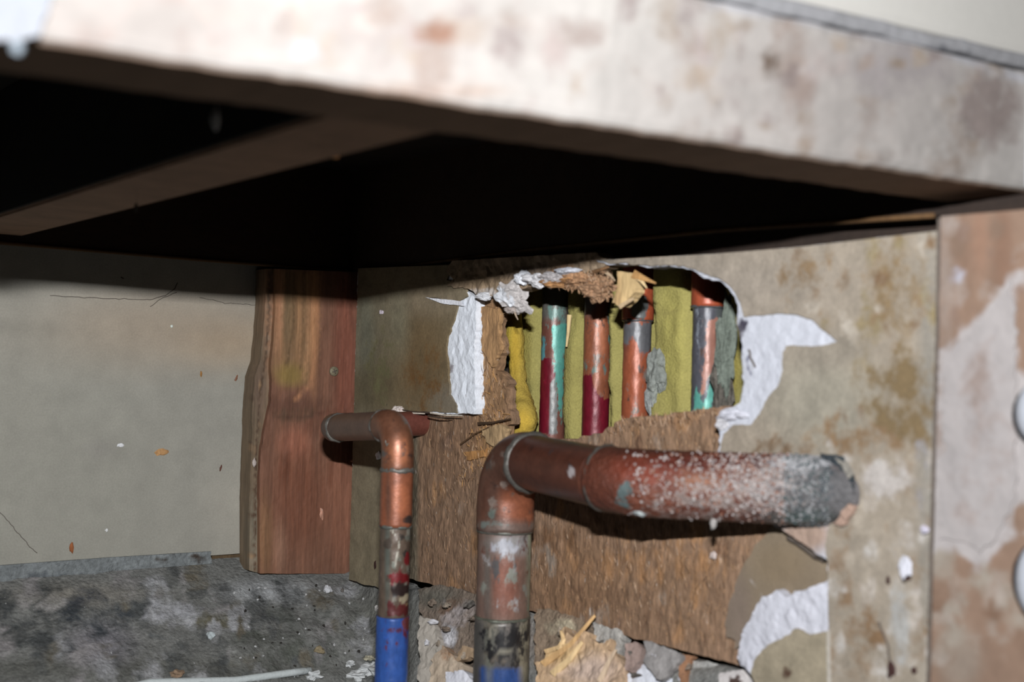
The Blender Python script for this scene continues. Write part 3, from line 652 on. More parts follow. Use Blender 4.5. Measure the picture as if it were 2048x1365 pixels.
# ---- redwood plank in the corner
plank = sheet('plank', PL, [(551, 538, 1), (719, 545, 1), (700, 1148), (520, 1148, 1), (519, 1040), (519, 960), (522, 900), (531, 850), (542, 800), (543, 760), (541, 735), (546, 690), (550, 620)],
              0.0, -0.0185, m_wood, (120, 83, 65), seed=61, jit=0.8, step=.0024, rough=.00035, rs=160, E=1.34,
              soft=[('p', [(547, 540), (640, 540), (634, 700), (616, 770), (560, 770), (540, 740), (547, 660)], (140, 108, 76), 10, .85), ('e', (627, 640, 9, 130), (176, 126, 88), 6, .8),
                    ('e', (600, 640, 6, 110), (164, 122, 86), 5, .6), ('e', (575, 620, 10, 90), (104, 86, 62), 8, .7), ('e', (557, 620, 6, 90), (172, 122, 90), 5, .8), ('e', (580, 750, 28, 22), (132, 110, 58), 14, .8),
                    ('e', (590, 810, 60, 16), (88, 58, 46), 12, .6), ('e', (690, 720, 22, 180), (128, 70, 54), 14, .6), ('e', (600, 1000, 50, 90), (118, 70, 50), 30, .6),
                    ('e', (590, 885, 30, 30), (160, 100, 78), 20, .6), ('e', (530, 1080, 14, 80), (146, 108, 76), 10, .7), ('l', ([(566, 545), (562, 640), (552, 700)], 3), (176, 130, 98), 4, .8), ('l', ([(588, 545), (588, 650), (574, 730)], 2.5), (96, 74, 50), 3, .8), ('l', ([(607, 545), (606, 680), (600, 740)], 2), (100, 76, 52), 3, .8), ('l', ([(616, 545), (616, 700), (606, 760)], 2.5), (182, 136, 98), 3, .8), ('l', ([(636, 545), (634, 690), (620, 770), (590, 800)], 2.5), (176, 124, 88), 4, .9), ('l', ([(555, 835), (600, 838), (650, 825)], 2.5), (74, 50, 40), 4, .7), ('e', (680, 1000, 26, 120), (146, 96, 74), 16, .6), ('e', (560, 1100, 10, 50), (160, 120, 98), 8, .6)],
              hard=[('e', (600, 830, 60, 20), (84, 62, 46), 12, .5), ('e', (650, 850, 60, 40), (104, 62, 46), 20, .5), ('e', (620, 940, 60, 60), (112, 66, 46), 20, .45)])
tag(plank, 'vertical reddish redwood plank with a wavy left edge in the corner', 'plank')
# weathered grey left edge of the plank
pe = sheet('plank_edge', PL, [(532, 538, 1), (552, 538, 1), (551, 620), (547, 690), (542, 735), (544, 760), (543, 800), (532, 850), (523, 900), (520, 960), (520, 1040), (521, 1148, 1), (499, 1142, 1), (499, 1000), (502, 900), (506, 800), (510, 755), (521, 720), (527, 660), (531, 600)],
            -0.0035, -0.0185, m_wood, (106, 90, 72), seed=62, jit=0.8, step=.0024, rough=.0006, parent=plank, E=1.1,
            soft=[('e', (536, 620, 8, 120), (134, 98, 74), 6, .7), ('e', (520, 780, 12, 50), (104, 82, 70), 8, .6), ('e', (508, 1080, 10, 90), (112, 106, 92), 6, .7)],
            hard=[('l', ([(540, 545), (538, 640), (530, 720), (520, 790), (512, 900), (510, 1140)], 2.5), (80, 62, 48), 3, .75), ('l', ([(546, 545), (544, 650), (536, 740)], 2), (138, 104, 80), 3, .75)] + mott(500, 550, 560, 1140, 20, [(84, 66, 52), (140, 112, 84), (120, 108, 92)], 25, r=(3, 7), f=5, a=(.45, .6)))
pe['label'] = 'grey weathered waney edge'
# screw head
def disc(name, c, n, r, m, parent, base=(120, 112, 92), E=1.1, h=.0008):
    n = Vector(n).normalized(); o = tube(name, [Vector(c) - n * .002, Vector(c) + n * h * .6, Vector(c) + n * h], lambda t: r if t < .9 else r * .86, m, base, parent=parent, E=E, seg=24)
    return o
sc_c = PL.pt(PL.hit(668, 743, 0.0008), 0.0008)
scr = disc('screw_head', sc_c, (0, -1, 0), 0.0033, m_sold, plank)
for a in (0.4, 0.4 + math.pi / 2):
    d = Vector((math.cos(a), 0, math.sin(a))) * .0018; tube('slot', [sc_c - d + Vector((0, -.0009, 0)), sc_c + d + Vector((0, -.0009, 0))], .00035, m_crack, None, parent=scr, seg=6)

# ================================================================== PIPES
# ---- large pipe
R1 = 0.0143
def hz(px, depth, z):
    p = CAM + (fh + rh * ((px - 1024) / F)) * depth; p.z = ZC + z; return p
V1 = hz(1020, 0.668, -0.043); B1 = hz(1262, 0.563, -0.0462); C1 = hz(1670, 0.5310, -0.0448)
C1e = C1 + (C1 - B1).normalized() * 0.035
big = empty('large_copper_pipe', V1)
tag(big, 'thick corroded copper pipe with elbow, running into the right wall', 'pipe')
base1 = Vector((V1.x, V1.y, 0.06))
e1 = bend(base1, V1, B1, 0.0225, 14)
up_end = e1[0].z
zj = at(1020, 1060, 0.668).z; zk = at(1020, 1232, 0.668).z
d1 = (B1 - V1).normalized()
el_end = e1[-1] + d1 * 0.004
RED = (128, 76, 56)
cuE = 2.4
tube('elbow', [Vector((V1.x, V1.y, zj))] + e1 + [el_end], R1 + .0012, m_cu, (112, 72, 56), parent=big, E=cuE * .8, step=.002,
     soft=[('e', (1035, 1010, 40, 36), (176, 104, 74), 20, .8), ('e', (985, 1010, 14, 60), (110, 84, 74), 12, .6), ('e', (1010, 890, 50, 30), (92, 62, 54), 20, .7), ('p', [(960, 1044), (1090, 1044), (1090, 1070), (960, 1070)], (140, 126, 118), 8, .6)],
     hard=[('e', (1010, 970, 16, 10), (178, 158, 146), 8, .5), ('e', (990, 1050, 40, 10), (130, 136, 130), 6, .6), ('e', (1060, 1040, 12, 20), (190, 116, 84), 8, .5)] + mott(965, 1085, 870, 1060, 26, [(96, 92, 88), (150, 132, 122), (84, 60, 52), (120, 128, 120)], 1))
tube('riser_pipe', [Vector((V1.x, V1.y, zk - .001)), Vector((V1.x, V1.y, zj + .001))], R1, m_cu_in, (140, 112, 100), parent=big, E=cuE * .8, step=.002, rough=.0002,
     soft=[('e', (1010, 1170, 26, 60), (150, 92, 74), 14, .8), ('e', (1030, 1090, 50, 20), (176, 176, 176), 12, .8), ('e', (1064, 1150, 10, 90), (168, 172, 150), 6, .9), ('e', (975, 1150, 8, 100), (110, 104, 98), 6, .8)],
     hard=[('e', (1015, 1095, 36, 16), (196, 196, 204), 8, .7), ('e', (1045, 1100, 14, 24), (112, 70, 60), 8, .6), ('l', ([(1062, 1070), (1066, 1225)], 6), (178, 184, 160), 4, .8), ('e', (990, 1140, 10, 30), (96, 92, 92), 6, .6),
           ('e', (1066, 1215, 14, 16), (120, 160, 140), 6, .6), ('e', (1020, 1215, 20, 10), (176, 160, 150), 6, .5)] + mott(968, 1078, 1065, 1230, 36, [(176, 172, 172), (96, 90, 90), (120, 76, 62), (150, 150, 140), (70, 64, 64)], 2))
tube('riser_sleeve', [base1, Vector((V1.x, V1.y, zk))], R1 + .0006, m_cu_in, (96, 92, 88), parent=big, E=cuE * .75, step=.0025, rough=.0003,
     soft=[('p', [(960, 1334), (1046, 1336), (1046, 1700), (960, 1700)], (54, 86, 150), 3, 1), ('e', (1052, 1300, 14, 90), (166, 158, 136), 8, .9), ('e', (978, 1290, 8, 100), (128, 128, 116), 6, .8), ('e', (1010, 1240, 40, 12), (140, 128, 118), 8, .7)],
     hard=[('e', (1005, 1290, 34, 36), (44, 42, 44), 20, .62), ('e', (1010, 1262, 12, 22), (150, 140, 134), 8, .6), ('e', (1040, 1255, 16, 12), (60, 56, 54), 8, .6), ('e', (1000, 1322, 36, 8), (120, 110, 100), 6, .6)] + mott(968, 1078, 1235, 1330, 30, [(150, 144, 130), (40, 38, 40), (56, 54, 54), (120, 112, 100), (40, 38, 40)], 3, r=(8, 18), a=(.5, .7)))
# first horizontal run, second bend and run into the wall
e2 = bend(V1, B1, C1, 0.045, 12)
j2 = e2[0] - d1 * 0.001
tube('cross_pipe', [el_end - d1 * .002, j2], R1, m_cu, (112, 66, 52), parent=big, E=cuE * 1.05, step=.002,
     soft=[('e', (1150, 880, 90, 16), (84, 52, 46), 10, .6), ('e', (1180, 960, 50, 30), (128, 70, 52), 20, .5)],
     hard=[('e', (1142, 944, 8, 12), (230, 220, 222), 2, .95), ('e', (1190, 930, 30, 20), (98, 62, 54), 12, .4)] + mott(1060, 1240, 860, 1000, 24, [(92, 76, 76), (140, 84, 62), (76, 50, 46)], 4))
rnd = random.Random(8)
tube('wall_stub', e2 + [C1e], R1 + .0009, m_crust, (134, 72, 52), parent=big, E=cuE * 1.15, step=.0012, rough=.0003, seg=72,
     soft=[('e', (1290, 940, 60, 30), (168, 70, 40), 20, .8), ('e', (1420, 925, 140, 14), (120, 50, 36), 8, .8), ('e', (1290, 1010, 50, 30), (172, 98, 70), 16, .5), ('e', (1400, 965, 40, 14), (214, 148, 110), 10, .6),  # pale orange ellipse at mid height is a painted highlight
           ('e', (1650, 985, 130, 90), (118, 118, 120), 60, .95), ('e', (1300, 900, 90, 10), (84, 44, 38), 8, .7), ('e', (1590, 930, 46, 14), (226, 226, 232), 12, .8), ('e', (1600, 1035, 60, 14), (110, 136, 132), 10, .7)],
     hard=[('e', (1430, 1000, 150, 42), (190, 168, 160), 40, .6), ('e', (1540, 975, 100, 50), (190, 178, 174), 40, .56), ('e', (1350, 1030, 90, 16), (182, 150, 140), 12, .5), ('e', (1605, 922, 60, 18), (236, 236, 240), 12, .95),
           ('e', (1655, 960, 20, 40), (84, 92, 98), 12, .6), ('e', (1250, 990, 20, 30), (120, 138, 138), 10, .6)])
def ring(nm, c, d, r, h, wd, colr, parent, E, hard=(), seed=0, m=m_sold):
    return tube(nm, [c - d * wd * .5 + d * wd * i / 6 for i in range(7)], lambda t: r + h * math.sin(math.pi * t), m, colr, parent=parent, E=E, hard=hard, rough=.0007)
ring('solder_joint', el_end, d1, R1 + .0006, .0012, .004, (112, 108, 102), big, cuE, hard=[('e', (1092, 960, 24, 30), (130, 168, 172), 6, .8), ('e', (1070, 900, 16, 26), (190, 186, 178), 6, .6)])
ring('solder_joint', j2, (C1 - V1).normalized(), R1 + .0006, .0010, .004, (112, 108, 102), big, cuE, hard=[('e', (1230, 960, 16, 50), (140, 160, 152), 6, .7)])
ring('solder_joint', Vector((V1.x, V1.y, zj)), up, R1 + .0004, .0007, .0022, (124, 124, 116), big, cuE * .8)
ring('solder_joint', Vector((V1.x, V1.y, zk)), up, R1 + .0002, .0007, .002, (110, 112, 100), big, cuE * .8)
dropc = at(1280, 1024, 0.553)
lump('salt_drip', dropc, .0026, m_gyp, (206, 214, 214), big, cuE * 1.1, 3, (1.4, 1.2, .8), .4)
lump('salt_drip', at(1107, 980, 0.628), .0024, m_gyp, (196, 196, 180), big, cuE, 5, (1.6, 1.4, .8), .4)
lump('salt_drip', at(1427, 1047, 0.541), .0015, m_gyp, (196, 190, 186), big, cuE, 6, (1, 1, 1.8), .4)
# salt grains crusting the stub: uncountable
def grains():
    rnd = random.Random(12); bm = bmesh.new(); me = bpy.data.meshes.new('salt_crust'); cols = []
    ax = (C1 - B1).normalized(); s1 = ax.cross(up).normalized()
    L = (C1 - e2[-1]).length
    for _ in range(1900):
        t = rnd.uniform(-.16, 1.0) if rnd.random() < .96 else rnd.uniform(-.3, 0); t = t if rnd.random() < .35 + .65 * t else rnd.uniform(.3, 1)
        a = rnd.gauss(-0.25, 0.55) if t < .7 else rnd.gauss(0, .9)
        n = (CAM - (e2[-1] + ax * L * t)); n = (n - ax * n.dot(ax)).normalized()
        dirn = Matrix.Rotation(-a if ax.cross(n).z > 0 else a, 3, ax) @ n
        c = e2[-1] + ax * L * t + dirn * (R1 + .0009) if t > 0 else None
        if c is None:
            q = (1 + t / .3) * 11.99; k = int(q); c = e2[k].lerp(e2[k + 1], q - k) + dirn * (R1 + .0009)
        r = rnd.uniform(.00025, .0008); b = len(bm.verts)
        q = bmesh.ops.create_icosphere(bm, subdivisions=1, radius=r, matrix=Matrix.Translation(c))['verts']
        colr = rnd.choice([(226, 210, 204), (200, 170, 158), (236, 228, 226), (176, 120, 98), (190, 180, 178)])
        if t > .75: colr = rnd.choice([(150, 152, 154), (112, 116, 120), (200, 200, 202), (96, 112, 112)])
        cols += [colr] * len(q)
    bm.to_mesh(me); bm.free(); c = np.array([lin(x) for x in cols]) / (cuE * 1.15)
    for nm in ('Col', 'Col2'):
        a = me.color_attributes.new(nm, 'FLOAT_COLOR', 'POINT'); a.data.foreach_set('color', np.concatenate([c, (np.ones if nm == 'Col' else np.zeros)((len(c), 1))], 1).ravel())
    o = link('salt_crust', me, m_dust, big, True); o['kind'] = 'stuff'; return o
grains()
# dark broken collar where the stub enters the wall
sheet('broken_rim', PR, [(1640, 906), (1684, 914), (1704, 944), (1712, 986), (1700, 1004), (1670, 1038), (1640, 1050)], 0.0132, 0.010, m_conc, (64, 72, 78), seed=90, jit=4, parent=wr, E=2.2, seg=4, rough=.001, rs=300)
sheet('crumbled_edge', PR, [(1664, 1050), (1676, 1032), (1690, 1018), (1700, 1006), (1708, 1012), (1700, 1034), (1682, 1054)], 0.0142, 0.010, m_gyp, (198, 166, 148), seed=91, jit=4, parent=wr, E=2.2, seg=4, rough=.001, rs=300)
sheet('crumbled_edge', PR, [(1668, 915), (1690, 926), (1704, 950), (1698, 958), (1686, 940)], 0.0142, 0.010, m_stain, (176, 170, 160), seed=92, jit=2, parent=wr, E=2.2, seg=4, rough=.001, rs=300)

# ---- small pipe
R2 = 0.00795
V2 = hz(802, 0.658, -0.0268)
wy = -0.084
Lp = Vector((-0.066, wy, ZC - 0.0335)); Wp = Vector((0.02, wy - .001, ZC - 0.0300))
small = empty('small_copper_pipe', V2)
tag(small, 'thin copper pipe with blue painted foot and elbow in front of plank', 'pipe')
b2 = Vector((V2.x, V2.y, 0.06))
f1 = bend(b2, V2, Lp, 0.0135, 12); f2 = bend(V2, Lp, Wp, 0.0115, 12)
za = at(803, 940, .658).z; zb = at(803, 1052, .658).z; zc_ = at(803, 1232, .658).z
dd = (Lp - V2).normalized(); sE = 2.15
tube('elbow', [Vector((V2.x, V2.y, za))] + f1 + [f1[-1] + dd * .006], R2 + .0007, m_cu, (130, 84, 62), parent=small, E=sE * .85, step=.0015,
     soft=[('e', (800, 905, 20, 26), (196, 122, 84), 12, .9), ('e', (825, 900, 8, 30), (104, 66, 50), 6, .7), ('e', (790, 840, 40, 20), (130, 88, 68), 12, .6)], hard=[('e', (820, 915, 8, 10), (84, 60, 50), 5, .6)] + mott(760, 835, 820, 940, 16, [(96, 92, 88), (150, 132, 122), (84, 60, 52), (120, 128, 120)], 5, r=(4, 9)))
tube('cross_pipe', [f1[-1] + dd * .004, f2[0] - dd * .004], R2, m_cu, (110, 82, 70), parent=small, E=sE * .75, step=.002,
     soft=[('e', (700, 825, 60, 8), (86, 84, 84), 5, .6), ('e', (720, 875, 60, 10), (130, 100, 84), 6, .6)])
tube('elbow', [f2[0] - dd * .005] + f2 + [f2[-1] + (Wp - Lp).normalized() * .005], R2 + .0007, m_cu, (100, 76, 66), parent=small, E=sE * .7, step=.0015)
tube('wall_stub', [f2[-1] + (Wp - Lp).normalized() * .003, Wp], R2, m_cu, (112, 64, 54), parent=small, E=sE * .62, step=.002)
tube('coupling', [Vector((V2.x, V2.y, zb)), Vector((V2.x, V2.y, za))], R2 + .0006, m_cu, (162, 96, 68), parent=small, E=sE * .85, step=.0015,
     soft=[('e', (802, 1000, 16, 30), (206, 124, 86), 8, .8), ('e', (776, 1000, 5, 60), (100, 78, 68), 4, .7)], hard=[('e', (815, 1040, 12, 8), (70, 58, 54), 5, .8), ('e', (828, 1000, 5, 40), (120, 128, 122), 4, .6)])  # lighter copper ellipse at the centre is a painted highlight
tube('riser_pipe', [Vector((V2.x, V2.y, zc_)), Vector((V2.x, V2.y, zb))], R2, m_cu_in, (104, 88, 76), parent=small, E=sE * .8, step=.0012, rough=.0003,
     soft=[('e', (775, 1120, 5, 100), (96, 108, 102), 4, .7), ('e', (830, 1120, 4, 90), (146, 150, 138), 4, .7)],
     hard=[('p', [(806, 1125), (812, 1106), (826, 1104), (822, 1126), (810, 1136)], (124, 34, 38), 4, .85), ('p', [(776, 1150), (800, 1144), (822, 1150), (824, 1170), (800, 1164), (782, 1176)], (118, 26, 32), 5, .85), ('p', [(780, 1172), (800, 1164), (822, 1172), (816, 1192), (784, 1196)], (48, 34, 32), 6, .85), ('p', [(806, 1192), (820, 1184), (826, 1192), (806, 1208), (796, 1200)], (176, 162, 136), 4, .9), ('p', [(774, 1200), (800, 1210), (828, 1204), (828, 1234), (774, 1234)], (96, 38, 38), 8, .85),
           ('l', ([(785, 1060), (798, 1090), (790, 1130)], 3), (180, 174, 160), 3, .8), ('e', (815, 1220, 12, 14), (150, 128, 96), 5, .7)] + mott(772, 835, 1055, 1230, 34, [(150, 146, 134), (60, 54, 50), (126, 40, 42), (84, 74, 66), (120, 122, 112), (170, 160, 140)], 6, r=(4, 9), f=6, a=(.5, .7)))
tube('painted_foot', [b2, Vector((V2.x, V2.y, zc_ + .0005))], R2 + .0007, m_cu_in, (54, 92, 168), parent=small, E=sE * .8, step=.0012, rough=.0002,
     soft=[('e', (822, 1260, 10, 40), (74, 66, 128), 8, .5)],
     hard=[('e', (818, 1245, 16, 20), (120, 60, 60), 8, .75), ('e', (786, 1262, 20, 8), (92, 48, 76), 6, .6), ('l', ([(772, 1260), (776, 1300), (774, 1400)], 3), (96, 44, 60), 5, .6), ('l', ([(828, 1260), (830, 1400)], 4), (90, 52, 76), 4, .7), ('e', (812, 1275, 8, 18), (104, 44, 64), 6, .6), ('e', (815, 1232, 12, 8), (170, 152, 110), 5, .7)] + mott(768, 832, 1236, 1380, 18, [(100, 46, 62), (84, 50, 90), (60, 100, 190)], 7, r=(4, 8), f=6, a=(.45, .6)))
ring('solder_joint', Vector((V2.x, V2.y, za)), up, R2 + .0003, .0009, .0035, (112, 108, 102), small, sE * .8)
ring('solder_joint', Vector((V2.x, V2.y, zb)), up, R2, .0007, .0022, (110, 112, 106), small, sE * .8)
ring('solder_joint', f1[-1] + dd * .006, dd, R2 + .0001, .0009, .003, (112, 108, 102), small, sE * .75)
ring('solder_joint', f2[0] - dd * .005, dd, R2 + .0001, .0009, .003, (112, 108, 102), small, sE * .7)
lump('solder_drip', at(778, 888, .652), .0022, m_sold, (150, 150, 142), small, sE, 4, (1, 1, 1.3), .4)

# ---- pipes inside the wall
XP = 0.046
def inner(px, label, ptop, base, soft, hard, coup=None, r=R2, E=1.75):
    t = (XP - CAM.x) / (ray(px, 700).x); p = CAM + ray(px, 700) * t
    root = empty('wall_pipe', p); tag(root, label, 'pipe', None)
    hard = [(*h[:3], h[3] * 1.9, min(1, h[4])) for h in hard] + [('e', (px + rnd.uniform(-24, 24), rnd.uniform(560, 860), rnd.uniform(4, 9), rnd.uniform(8, 30)), rnd.choice([(112, 112, 112), (140, 130, 122), (96, 76, 68), (120, 140, 132)]), 8, .5) for _ in range(14)]
    z1 = 0.47
    tube('pipe', [Vector((XP, p.y, 0.10)), Vector((XP, p.y, z1))], r, m_cu_in, base, soft, hard, root, E, step=.0015, rough=.00022)
    if coup:
        dep = (p - CAM).dot(fw); zt = at(px, coup[0], dep).z
        tube('coupling', [Vector((XP, p.y, zt)), Vector((XP, p.y, z1))], r + .0011, m_cu_in, coup[1], coup[2], coup[3], root, E, step=.0015)
        ring('solder_joint', Vector((XP, p.y, zt)), up, r, .0011, .0022, (110, 112, 114), root, E)
    return root
TEAL = (104, 178, 164); MAR = (124, 26, 44); GR = (124, 128, 128)
inner(997, 'sliver of green-stained copper pipe behind the broken board, left of yellow insulation', 0, (96, 84, 78), [], [('e', (1006, 710, 8, 26), TEAL, 4, .9), ('e', (1004, 755, 8, 8), TEAL, 4, .9), ('e', (1004, 640, 8, 20), (120, 124, 124), 5, .7)])
inner(1108, 'copper pipe with broad turquoise streak in the wall hole', 0, (132, 84, 72),
      [('p', [(1075, 560), (1145, 560), (1140, 640), (1075, 640)], (116, 118, 112), 14, .9)],
      [('p', [(1078, 718), (1102, 716), (1110, 750), (1104, 780), (1100, 870), (1078, 870)], MAR, 4, 1), ('p', [(1132, 750), (1140, 750), (1140, 880), (1128, 880)], MAR, 3, 1), ('p', [(1094, 764), (1108, 752), (1116, 780), (1114, 870), (1092, 870)], (140, 140, 138), 4, .95),
       ('p', [(1102, 650), (1134, 648), (1132, 700), (1128, 760), (1122, 850), (1116, 800), (1110, 750), (1104, 700)], TEAL, 5, 1), ('e', (1085, 700, 6, 26), (100, 170, 180), 4, .9), ('e', (1115, 630, 20, 30), (120, 150, 142), 10, .7)])
inner(1194, 'shiny copper pipe with dark red lower half in the wall hole', 0, (164, 98, 70),
      [('e', (1202, 640, 8, 80), (206, 132, 98), 6, .7), ('e', (1178, 600, 14, 30), (112, 112, 116), 8, .9)],
      [('p', [(1160, 748), (1180, 750), (1196, 790), (1212, 800), (1226, 780), (1226, 890), (1160, 890)], MAR, 5, 1), ('e', (1222, 690, 5, 60), (110, 150, 140), 4, .9), ('e', (1220, 640, 7, 26), (112, 150, 144), 5, .8), ('e', (1190, 720, 10, 14), (140, 122, 112), 6, .6)])
inner(1274, 'orange and grey corroded copper pipe with coupling in the wall hole', 0, (176, 96, 66),
      [('e', (1250, 660, 8, 50), (118, 74, 64), 6, .8)],
      [('e', (1275, 662, 26, 20), (108, 108, 110), 8, .8), ('p', [(1240, 645), (1310, 645), (1310, 690), (1296, 700), (1285, 720), (1276, 690), (1262, 680), (1245, 700)], (116, 116, 120), 6, .85), ('e', (1306, 760, 12, 40), (138, 140, 138), 8, .8), ('e', (1268, 820, 8, 26), (140, 130, 122), 6, .7)],
      coup=(641, (196, 96, 64), [], [('e', (1278, 615, 18, 26), (112, 116, 116), 8, .85)]))
inner(1414, 'rightmost copper pipe in the wall hole, blackened with turquoise foot', 0, (92, 92, 100),
      [('e', (1440, 720, 8, 140), (116, 124, 118), 6, .7)],
      [('p', [(1412, 640), (1436, 638), (1436, 700), (1424, 740), (1408, 790), (1400, 790), (1408, 700)], (176, 124, 108), 5, .9), ('e', (1418, 720, 5, 60), (150, 142, 138), 5, .7), ('p', [(1384, 830), (1392, 770), (1400, 790), (1404, 820), (1412, 790), (1420, 745), (1430, 750), (1426, 800), (1412, 850), (1384, 850)], TEAL, 4, 1),
       ('e', (1394, 800, 8, 30), (110, 60, 60), 5, .6), ('e', (1396, 660, 5, 50), (150, 156, 166), 4, .7)],
      coup=(614, (186, 92, 62), [], []))
# grey mineral lump stuck to the orange pipe
def ip(px, py, x): return CAM + ray(px, py) * ((x - CAM.x) / ray(px, py).x)
mc = tag(lump('mortar_lump', ip(1312, 748, .042), 1, m_conc, (142, 146, 140), None, 1.35, 4, (.004, .006, .013), .5, 3, rot=Matrix.Identity(3)), 'grey mortar lump stuck beside the orange copper pipe', 'mortar')
mc2 = tag(lump('mortar_lump', ip(1304, 800, .044), 1, m_conc, (148, 150, 148), None, 1.35, 6, (.003, .004, .012), .5, 3, rot=Matrix.Identity(3)), 'thin grey mortar streak below the lump by the orange pipe', 'mortar')
mc3 = tag(lump('mortar_lump', ip(1452, 690, .030), 1, m_conc, (118, 126, 116), None, 1.45, 7, (.004, .0045, .022), .6, 4, rot=Matrix.Identity(3)), 'green-grey crusty mortar beside the rightmost pipe in the hole', 'mortar')
mc4 = tag(lump('mortar_lump', ip(1446, 780, .034), 1, m_conc, (110, 104, 96), None, 1.45, 9, (.004, .006, .016), .8, 3, rot=Matrix.Identity(3)), 'dark crumbly mortar low beside the rightmost pipe', 'mortar')
s_ = splinter([ip(1139, 630, .034), ip(1137, 660, .034), ip(1133, 694, .036)], .0014, .0006, (216, 190, 140), None, 1.3)
tag(s_, 'pale wood splinter standing beside the turquoise streaked pipe', 'splinter')

# insulation behind them
def batt():
    me = bpy.data.meshes.new('insulation_batt'); bm = bmesh.new(); xs = np.arange(-0.52, 0.06, .0025); zs = np.arange(0.10, 0.46, .0035); G = []
    cy = [ip(x, 700, XP).y for x in (997, 1108, 1194, 1274, 1414)]
    for y in xs:
        near = min(abs(y - c) for c in cy)
        r = []
        for z in zs:
            b = 0.0035 * noise.fractal((y * 22, z * 22, 4), .8, 2, 4) + .0008 * noise.fractal((y * 150, z * 150, 2), .8, 2, 3)
            x = 0.052 + 0.008 * (1 if near < .009 else max(0, 1 - (near - .009) / .006)) - 0.010 * max(0, min(1, (near - .010) / .006)) + b
            r.append(bm.verts.new((x, y, z)))
        G.append(r)
    for a, b in zip(G, G[1:]):
        for j in range(len(zs) - 1): bm.faces.new((a[j], a[j + 1], b[j + 1], b[j]))
    be = [e for e in bm.edges if len(e.link_faces) == 1]; ret = bmesh.ops.extrude_edge_only(bm, edges=be)
    for v in [g for g in ret['geom'] if isinstance(g, bmesh.types.BMVert)]: v.co.x = .09
    bmesh.ops.recalc_face_normals(bm, faces=bm.faces); bm.to_mesh(me); bm.free()
    paint(me, (162, 153, 92), 1.32, soft=[('e', (1040, 700, 18, 160), (184, 166, 74), 12, .5), ('e', (1152, 760, 16, 120), (166, 156, 90), 14, .5), ('e', (1342, 680, 30, 120), (184, 174, 96), 20, .5), ('e', (1465, 740, 16, 60), (128, 116, 52), 10, .7)],
          hard=[('e', (1340, 625, 20, 10), (140, 130, 78), 10, .5), ('e', (1160, 760, 10, 30), (150, 140, 86), 8, .4)])
    o = link('insulation_batt', me, m_ins, None, True)
    return tag(o, 'yellow-green fibreglass insulation behind the pipes in the wall hole', 'insulation')
batt()
# brighter folded edge of insulation on the left of the hole
q = [ip(1024, 600, .032), ip(1028, 650, .032), ip(1032, 700, .032), ip(1036, 750, .032), ip(1040, 800, .030), ip(1050, 832, .024), ip(1052, 850, .024), ip(1034, 875, .024), ip(1024, 900, .026)]
qq = []
for i in range(len(q) - 1):
    for t in range(6): qq.append(q[i].lerp(q[i + 1], t / 6))
sm = [sum((qq[min(max(j + k, 0), len(qq) - 1)] for k in range(-3, 4)), Vector()) / 7 for j in range(len(qq))]
fo = tube('insulation_fold', sm, lambda t: .0044 + .0034 * t + .0008 * math.sin(t * 13) , m_ins, (196, 168, 78), parent=None, E=1.55, rough=.0012, seg=32,
          soft=[('e', (1026, 700, 16, 60), (204, 168, 60), 10, .7), ('e', (1044, 845, 20, 24), (222, 184, 74), 10, .8), ('e', (1016, 640, 8, 60), (190, 170, 70), 8, .6)])
tag(fo, 'bright orange-yellow fold of insulation at the left of the hole', 'insulation')

# ================================================================== DEBRIS
def on_floor(px, py, lift=0.0):
    """point of the ledge seen at a pixel, found by marching the ray"""
    dg = bpy.context.evaluated_depsgraph_get()
    ok, loc, nrm, idx = FLB.ray_cast_(px, py)
    return loc
from mathutils.bvhtree import BVHTree
bmf = bmesh.new(); bmf.from_mesh(fl.data); TREE = BVHTree.FromBMesh(bmf); bmf.free()
def fp(px, py, lift=0.0):
    r = ray(px, py).normalized(); h = TREE.ray_cast(CAM, r)
    if h[0] is None: return at(px, py, .6), Vector((0, 0, 1))
    return h[0] + h[1] * (lift if h[1].z > 0 else -lift), (h[1] if h[1].z > 0 else -h[1])

def crumb(px, py, rx, ry, colr, label, seed, cat='crumb', group=None, amp=.6, m=m_gyp, sub=2, E=None, nm='plaster_crumb'):
    p, n = fp(px, py); dep = (p - CAM).dot(fw); k = dep / F
    p = p + n * ry * k * .3
    o = lump(nm, p, 1, m, colr, None, E or 1.35, seed, (rx * k, rx * k * .8, ry * k), amp, sub)
    return tag(o, label, cat, group)
crumb(655, 1182, 9, 8, (206, 206, 210), 'round white crumb lying just below the redwood plank', 2)
crumb(420, 1272, 9, 7, (180, 188, 190), 'pale crumb in the middle of the grey concrete footing', 3)
crumb(757, 1218, 7, 7, (190, 186, 182), 'small white crumb left of the thin blue-footed pipe', 4)
crumb(638, 1302, 13, 7, (150, 136, 108), 'tan flat stone chip low on the concrete footing', 5, 'stone', nm='stone_chip', m=m_conc)
crumb(650, 1137, 5, 8, (206, 206, 212), 'tiny white crumb at the foot of the redwood plank', 6)
crumb(4, 1150, 9, 11, (200, 208, 212), 'white crumb under the wall board at the left frame edge', 7)
crumb(684, 1183, 4, 6, (110, 104, 100), 'dark grey pebble right of the round white crumb', 8, 'stone', nm='pebble', m=m_conc)
crumb(352, 1350, 14, 8, (146, 122, 100), 'brownish pebble at the bottom left edge of the footing', 9, 'stone', nm='pebble', m=m_conc)
rnd = random.Random(21)
for i in range(26):
    x = rnd.uniform(460, 765); y = rnd.uniform(1170, 1350)
    crumb(x, y, rnd.uniform(1.8, 3.6), rnd.uniform(1.6, 3), rnd.choice([(196, 196, 198), (170, 164, 150), (60, 56, 52), (46, 44, 44)]) if False else (188, 188, 188), 'tiny pale grain of plaster scattered on the concrete footing', i, 'crumb', 'plaster grains on the concrete footing', sub=1)
